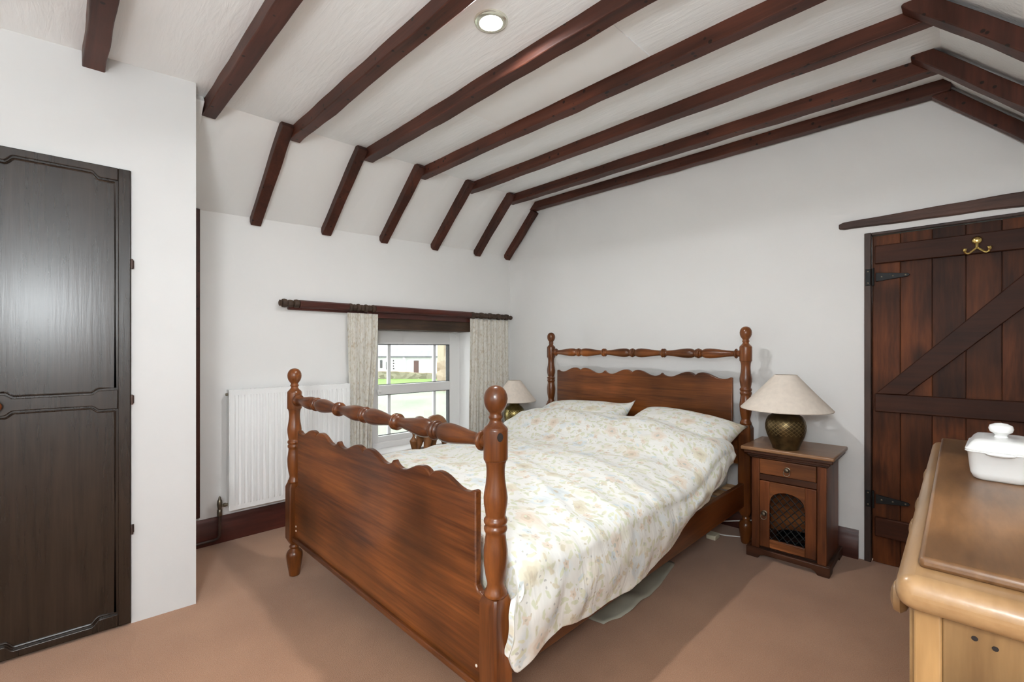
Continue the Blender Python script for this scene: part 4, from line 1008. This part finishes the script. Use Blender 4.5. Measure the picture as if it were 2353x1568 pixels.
for (ya, yb, za, zb, ks) in ((by0 + 0.026, 1.390, 0.698, 0.886, (0.09, 0.455)), (1.404, by1 - 0.026, 0.698, 0.886, (0.09, 0.455)), (by0 + 0.026, by1 - 0.026, 0.413, 0.676, (0.2, 0.9)), (by0 + 0.026, by1 - 0.026, 0.093, 0.391, (0.2, 0.9))):
    d = box('drawer', (bx0 - 0.006, ya, za), (bx0 + 0.02, yb, zb), 'wax_front', dw, 0.003)
    for kq in ks:
        zz = (za + zb) / 2 + (0.068 if za > 0.6 else 0)
        obj('knob', MB().lathe([(0.010, bx0 - 0.004), (0.010, bx0 - 0.011), (0.018, bx0 - 0.014), (0.0245, bx0 - 0.021), (0.022, bx0 - 0.029), (0.010, bx0 - 0.033), (0.001, bx0 - 0.034)], (0, ya + kq, zz), 0, 20), 'wax_edge', d)
box('divider', (bx0 + 0.001, 1.390, 0.69), (bx0 + 0.03, 1.404, 0.90), 'wax_front', dw, 0.002)
lower = obj('top_rim', MB().box((cdx0, cdy0, 0.905), (cdx1, cdy1, 0.950)), 'wax_edge', dw, bevel=0.020, seg=5)
box('top_board', (cdx0 + 0.022, cdy0 + 0.050, 0.949), (cdx1 - 0.004, cdy1 - 0.022, 0.965), 'wax_top', dw, 0.006, seg=3)
for (xx, zz) in ((0.014, 0.881), (0.032, 0.876), (0.070, 0.868), (0.15, 0.86)):
    obj('nail_hole', MB().lathe([(0.0032, by0 - 0.0006 + 0.004), (0.0030, by0 - 0.0012 + 0.004), (0.0008, by0 - 0.0013 + 0.004)], (xx, 0, zz), 1, 10), 'dark_hole', dw)

# ------------------------------------------------------------------ butter dish
bd = thing('butter_dish', 'white ceramic lidded butter dish with knob on the pine chest', 'butter dish', (0.066, 1.478, 0.965), R_(-3))
def rrect(w, d, r, n=6):
    pts = []
    for cx_, cy_, a0 in ((w - r, d - r, 0), (-w + r, d - r, 90), (-w + r, -d + r, 180), (w - r, -d + r, 270)):
        pts += [(cx_ + r * math.cos(R_(a0 + 90 * i / n)), cy_ + r * math.sin(R_(a0 + 90 * i / n))) for i in range(n + 1)]
    return pts
def loft(secs):
    rows = [[(x, y, z) for x, y in rrect(w, d, r)] for w, d, r, z in secs]
    n = len(rows[0]); vs = [p for r in rows for p in r]
    fs = [(i * n + k, i * n + (k + 1) % n, (i + 1) * n + (k + 1) % n, (i + 1) * n + k) for i in range(len(rows) - 1) for k in range(n)] + [tuple(reversed(range(n))), tuple((len(rows) - 1) * n + k for k in range(n))]
    return MB().add(vs, fs)
obj('dish', loft([(0.036, 0.068, 0.016, 0.0), (0.042, 0.074, 0.018, 0.004), (0.046, 0.079, 0.018, 0.016), (0.050, 0.085, 0.014, 0.060), (0.0535, 0.0885, 0.014, 0.062), (0.0535, 0.0885, 0.014, 0.0645)]), 'ceramic', bd, angle=60)
for sg in (-1, 1): obj('handle', MB().ball((0, sg * 0.092, 0.0615), (0.022, 0.010, 0.0045), 14, 8), 'ceramic', bd)
ld = obj('lid', loft([(0.053, 0.088, 0.014, 0.0648), (0.0535, 0.0885, 0.014, 0.0675), (0.050, 0.085, 0.014, 0.0695), (0.045, 0.080, 0.016, 0.079), (0.039, 0.072, 0.018, 0.0855), (0.028, 0.055, 0.018, 0.0875)]), 'ceramic', bd, angle=60)
obj('knob', MB().lathe([(0.012, 0.086), (0.0095, 0.091), (0.0115, 0.095), (0.0175, 0.099), (0.0198, 0.106), (0.0180, 0.113), (0.0100, 0.1175), (0.001, 0.119)], (0, 0, 0), 2, 22), 'ceramic', ld)

# ------------------------------------------------------------------ things on the floor by the bed
rows = []
for i in range(31):
    v = i / 30; y = 1.74 + 0.80 * v; row = []
    edge = -1.13 + 0.045 * math.sin(v * math.pi) ** 0.7 - 0.05 * v + 0.018 * mnoise.noise((y * 7, 3, 3))
    for j in range(15):
        u = j / 14; x = -1.46 + (edge + 1.46) * u
        row.append((x, y, 0.006 + 0.016 * abs(mnoise.noise((x * 9, y * 6, 1))) + 0.030 * math.exp(-((v - 0.32) / 0.09) ** 2) * u * (1 - u * 0.6)))
    rows.append(row)
sh = obj('plastic_sheet', MB().grid(rows), 'sheet', angle=80); sm = sh.modifiers.new('thickness', 'SOLIDIFY'); sm.thickness = 0.002
tag(sh, 'crumpled grey-green plastic sheet poking out from under the bed', 'plastic sheet')
pg = obj('plug_adaptor', MB().box((-1.185, 3.02, 0.0), (-1.125, 3.10, 0.030)).box((-1.16, 3.095, 0.008), (-1.14, 3.112, 0.022)), 'adaptor', bevel=0.005)
tag(pg, 'ivory extension socket on the carpet at the bed head', 'extension socket')
def cable(pts, label):
    # smooth the polyline
    P = [Vector(p) for p in pts]; out = []
    for i in range(len(P) - 1):
        p0, p1, p2, p3 = P[max(i - 1, 0)], P[i], P[i + 1], P[min(i + 2, len(P) - 1)]
        for k in range(8):
            t = k / 8
            out.append(0.5 * ((2 * p1) + (p2 - p0) * t + (2 * p0 - 5 * p1 + 4 * p2 - p3) * t * t + (3 * p1 - p0 - 3 * p2 + p3) * t ** 3))
    out.append(P[-1])
    return tag(obj('cable', MB().tube(out, 0.0042, 8), 'cable'), label, 'cable', 'white cables behind the cabinet')
cable([(-1.15, 3.112, 0.015), (-1.10, 3.15, 0.006), (-1.02, 3.19, 0.008), (-0.955, 3.23, 0.006), (-0.935, 3.335, 0.006)], 'white cable lying on the carpet beside the bedside cabinet')
cable([(-1.20, 3.25, 0.045), (-1.12, 3.285, 0.060), (-1.02, 3.305, 0.085), (-0.97, 3.325, 0.095), (-0.935, 3.34, 0.09)], 'white cable running up behind the lattice bedside cabinet')

# ------------------------------------------------------------------ outdoors seen through the window
Fv = Vector((-math.sin(R_(44.5)), math.cos(R_(44.5)), 0)); Rv = Vector((math.cos(R_(44.5)), math.sin(R_(44.5)), 0))
def out_pt(px, depth, z): return Fv * depth + Rv * ((px - 1176.5) / 1046 * depth) + Vector((0, 0, z))
g = S(obj('yard_ground', MB().add([tuple(Fv * 6 + Rv * a + Vector((0, 0, -3.1))) for a in (-70, 40)] + [tuple(Fv * 160 + Rv * a + Vector((0, 0, -3.1))) for a in (90, -190)], [(0, 1, 2, 3)]), 'yard'), 'pale gravel yard outside the window', 'ground')
lawn = obj('lawn', MB().prism([tuple(out_pt(p, d, 0)[:2]) for p, d in ((700, 63), (1010, 63), (985, 57), (940, 53), (890, 50), (860, 47), (700, 44))], -3.095, -3.04, 'xy'), 'grass')
tag(lawn, 'bright green lawn in front of the stone wall outside', 'lawn', kind='stuff')
B = thing('outbuilding', 'long white rendered outbuilding with grey roof seen through the window', 'building', tuple(out_pt(930, 75, -3.0)), R_(44.5) - R_(0))
def bx(px): return (px - 930) / 1046 * 75
def bz(py): return 1.25 - (py - 800) / 1046 * 75 + 3.0
box('wall', (bx(740), 0, -0.05), (bx(1100), 6, bz(819)), 'render_white', B)
obj('roof', MB().prism([(-0.5, bz(820)), (3.0, bz(772)), (6.5, bz(820)), (6.5, bz(820) - 0.1), (-0.5, bz(820) - 0.1)], bx(735), bx(1105), 'yz'), 'slate', B)
box('gutter', (bx(736), -0.62, bz(821.5)), (bx(1104), -0.42, bz(819)), 'gutter', B)
for pa, pb, ya, yb in ((873.5, 878.5, 828, 846), (887, 893.5, 832, 849.5), (846, 851, 828, 846), (832, 837, 828, 846)):
    w = box('window', (bx(pa), -0.10, bz(yb)), (bx(pb), 0.02, bz(ya)), 'ext_dark', B)
    box('pane', (bx(pa + 1), -0.12, bz((ya + yb) / 2 + .4)), (bx(pb - 1), -0.09, bz(ya + 1)), 'gutter', w)
box('door', (bx(951), -0.10, bz(857)), (bx(962), 0.02, bz(829)), 'ext_door', B)
obj('downpipe', MB().lathe([(0.28, 0.0), (0.28, bz(819))], (bx(930), -0.3, 0), 2, 8), 'render_white', B)
for k, (pa, ya) in enumerate(((903, 828), (903, 834), (903, 840), (903, 846))): box('quoin', (bx(pa), -0.08, bz(ya + 3)), (bx(pa + 2.2 + k % 2), 0.02, bz(ya)), 'ext_dark', B)
sw = thing('stone_wall', 'low rough field-stone wall at the edge of the lawn outside', 'garden wall', tuple(out_pt(930, 63, -3.1)), R_(44.5))
rows = []
for i in range(41):
    px_ = 700 + 320 * i / 40; x = (px_ - 930) / 1046 * 63; top = 1.0 - 0.25 * sstep(900, 1000, px_) + 0.06 * mnoise.noise((x * 1.1, 0, 0))
    rows.append([(x, 0.5, 0), (x, 0.45, top), (x, 0.05, top), (x, 0.0, 0)])
obj('wall', MB().add([p for r in rows for p in r], [(i * 4 + k, i * 4 + k + 1, (i + 1) * 4 + k + 1, (i + 1) * 4 + k) for i in range(40) for k in range(3)]), 'stone', sw)
obj('coping', MB().add([(p[0], p[1], p[2] + dz) for r in rows for p, dz in ((r[1], 0.0), (r[1], 0.08), (r[2], 0.08), (r[2], 0.0))], [(i * 4 + k, i * 4 + k + 1, (i + 1) * 4 + k + 1, (i + 1) * 4 + k) for i in range(40) for k in range(3)]), 'stone_brown', sw)
H2 = thing('neighbour_house', 'beige rendered house with brown stone base seen at the window edge', 'building', tuple(out_pt(1016, 46, -3.1)), R_(44.5))
box('wall', (-0.47, 0, 1.8), (4.5, 5, 6.5), 'beige_render', H2); box('stone_base', (-0.52, -0.06, 0), (4.5, 5, 3.05), 'stone_brown', H2)
box('quoin_strip', (0.22, -0.03, 3.05), (0.5, 0.1, 6.5), 'stone_brown', H2)
# unseen window added in the end wall to let in fill daylight
w2 = thing('fill_window', 'white framed window added unseen in the end wall for fill daylight', 'window', (-0.55, YF - 0.1, 0), kind='structure')
fm = MB().box((-0.68, -0.03, 0.72), (0.68, 0.03, 0.78)).box((-0.68, -0.03, 1.92), (0.68, 0.03, 1.98)).box((-0.68, -0.03, 0.78), (-0.62, 0.03, 1.92)).box((0.62, -0.03, 0.78), (0.68, 0.03, 1.92)).box((-0.025, -0.03, 0.78), (0.025, 0.03, 1.92))
obj('frame', fm, 'upvc', w2, bevel=0.004)
for xa, xb in ((-0.62, -0.025), (0.025, 0.62)): box('pane', (xa, -0.004, 0.78), (xb, 0.002, 1.92), 'glass', w2)
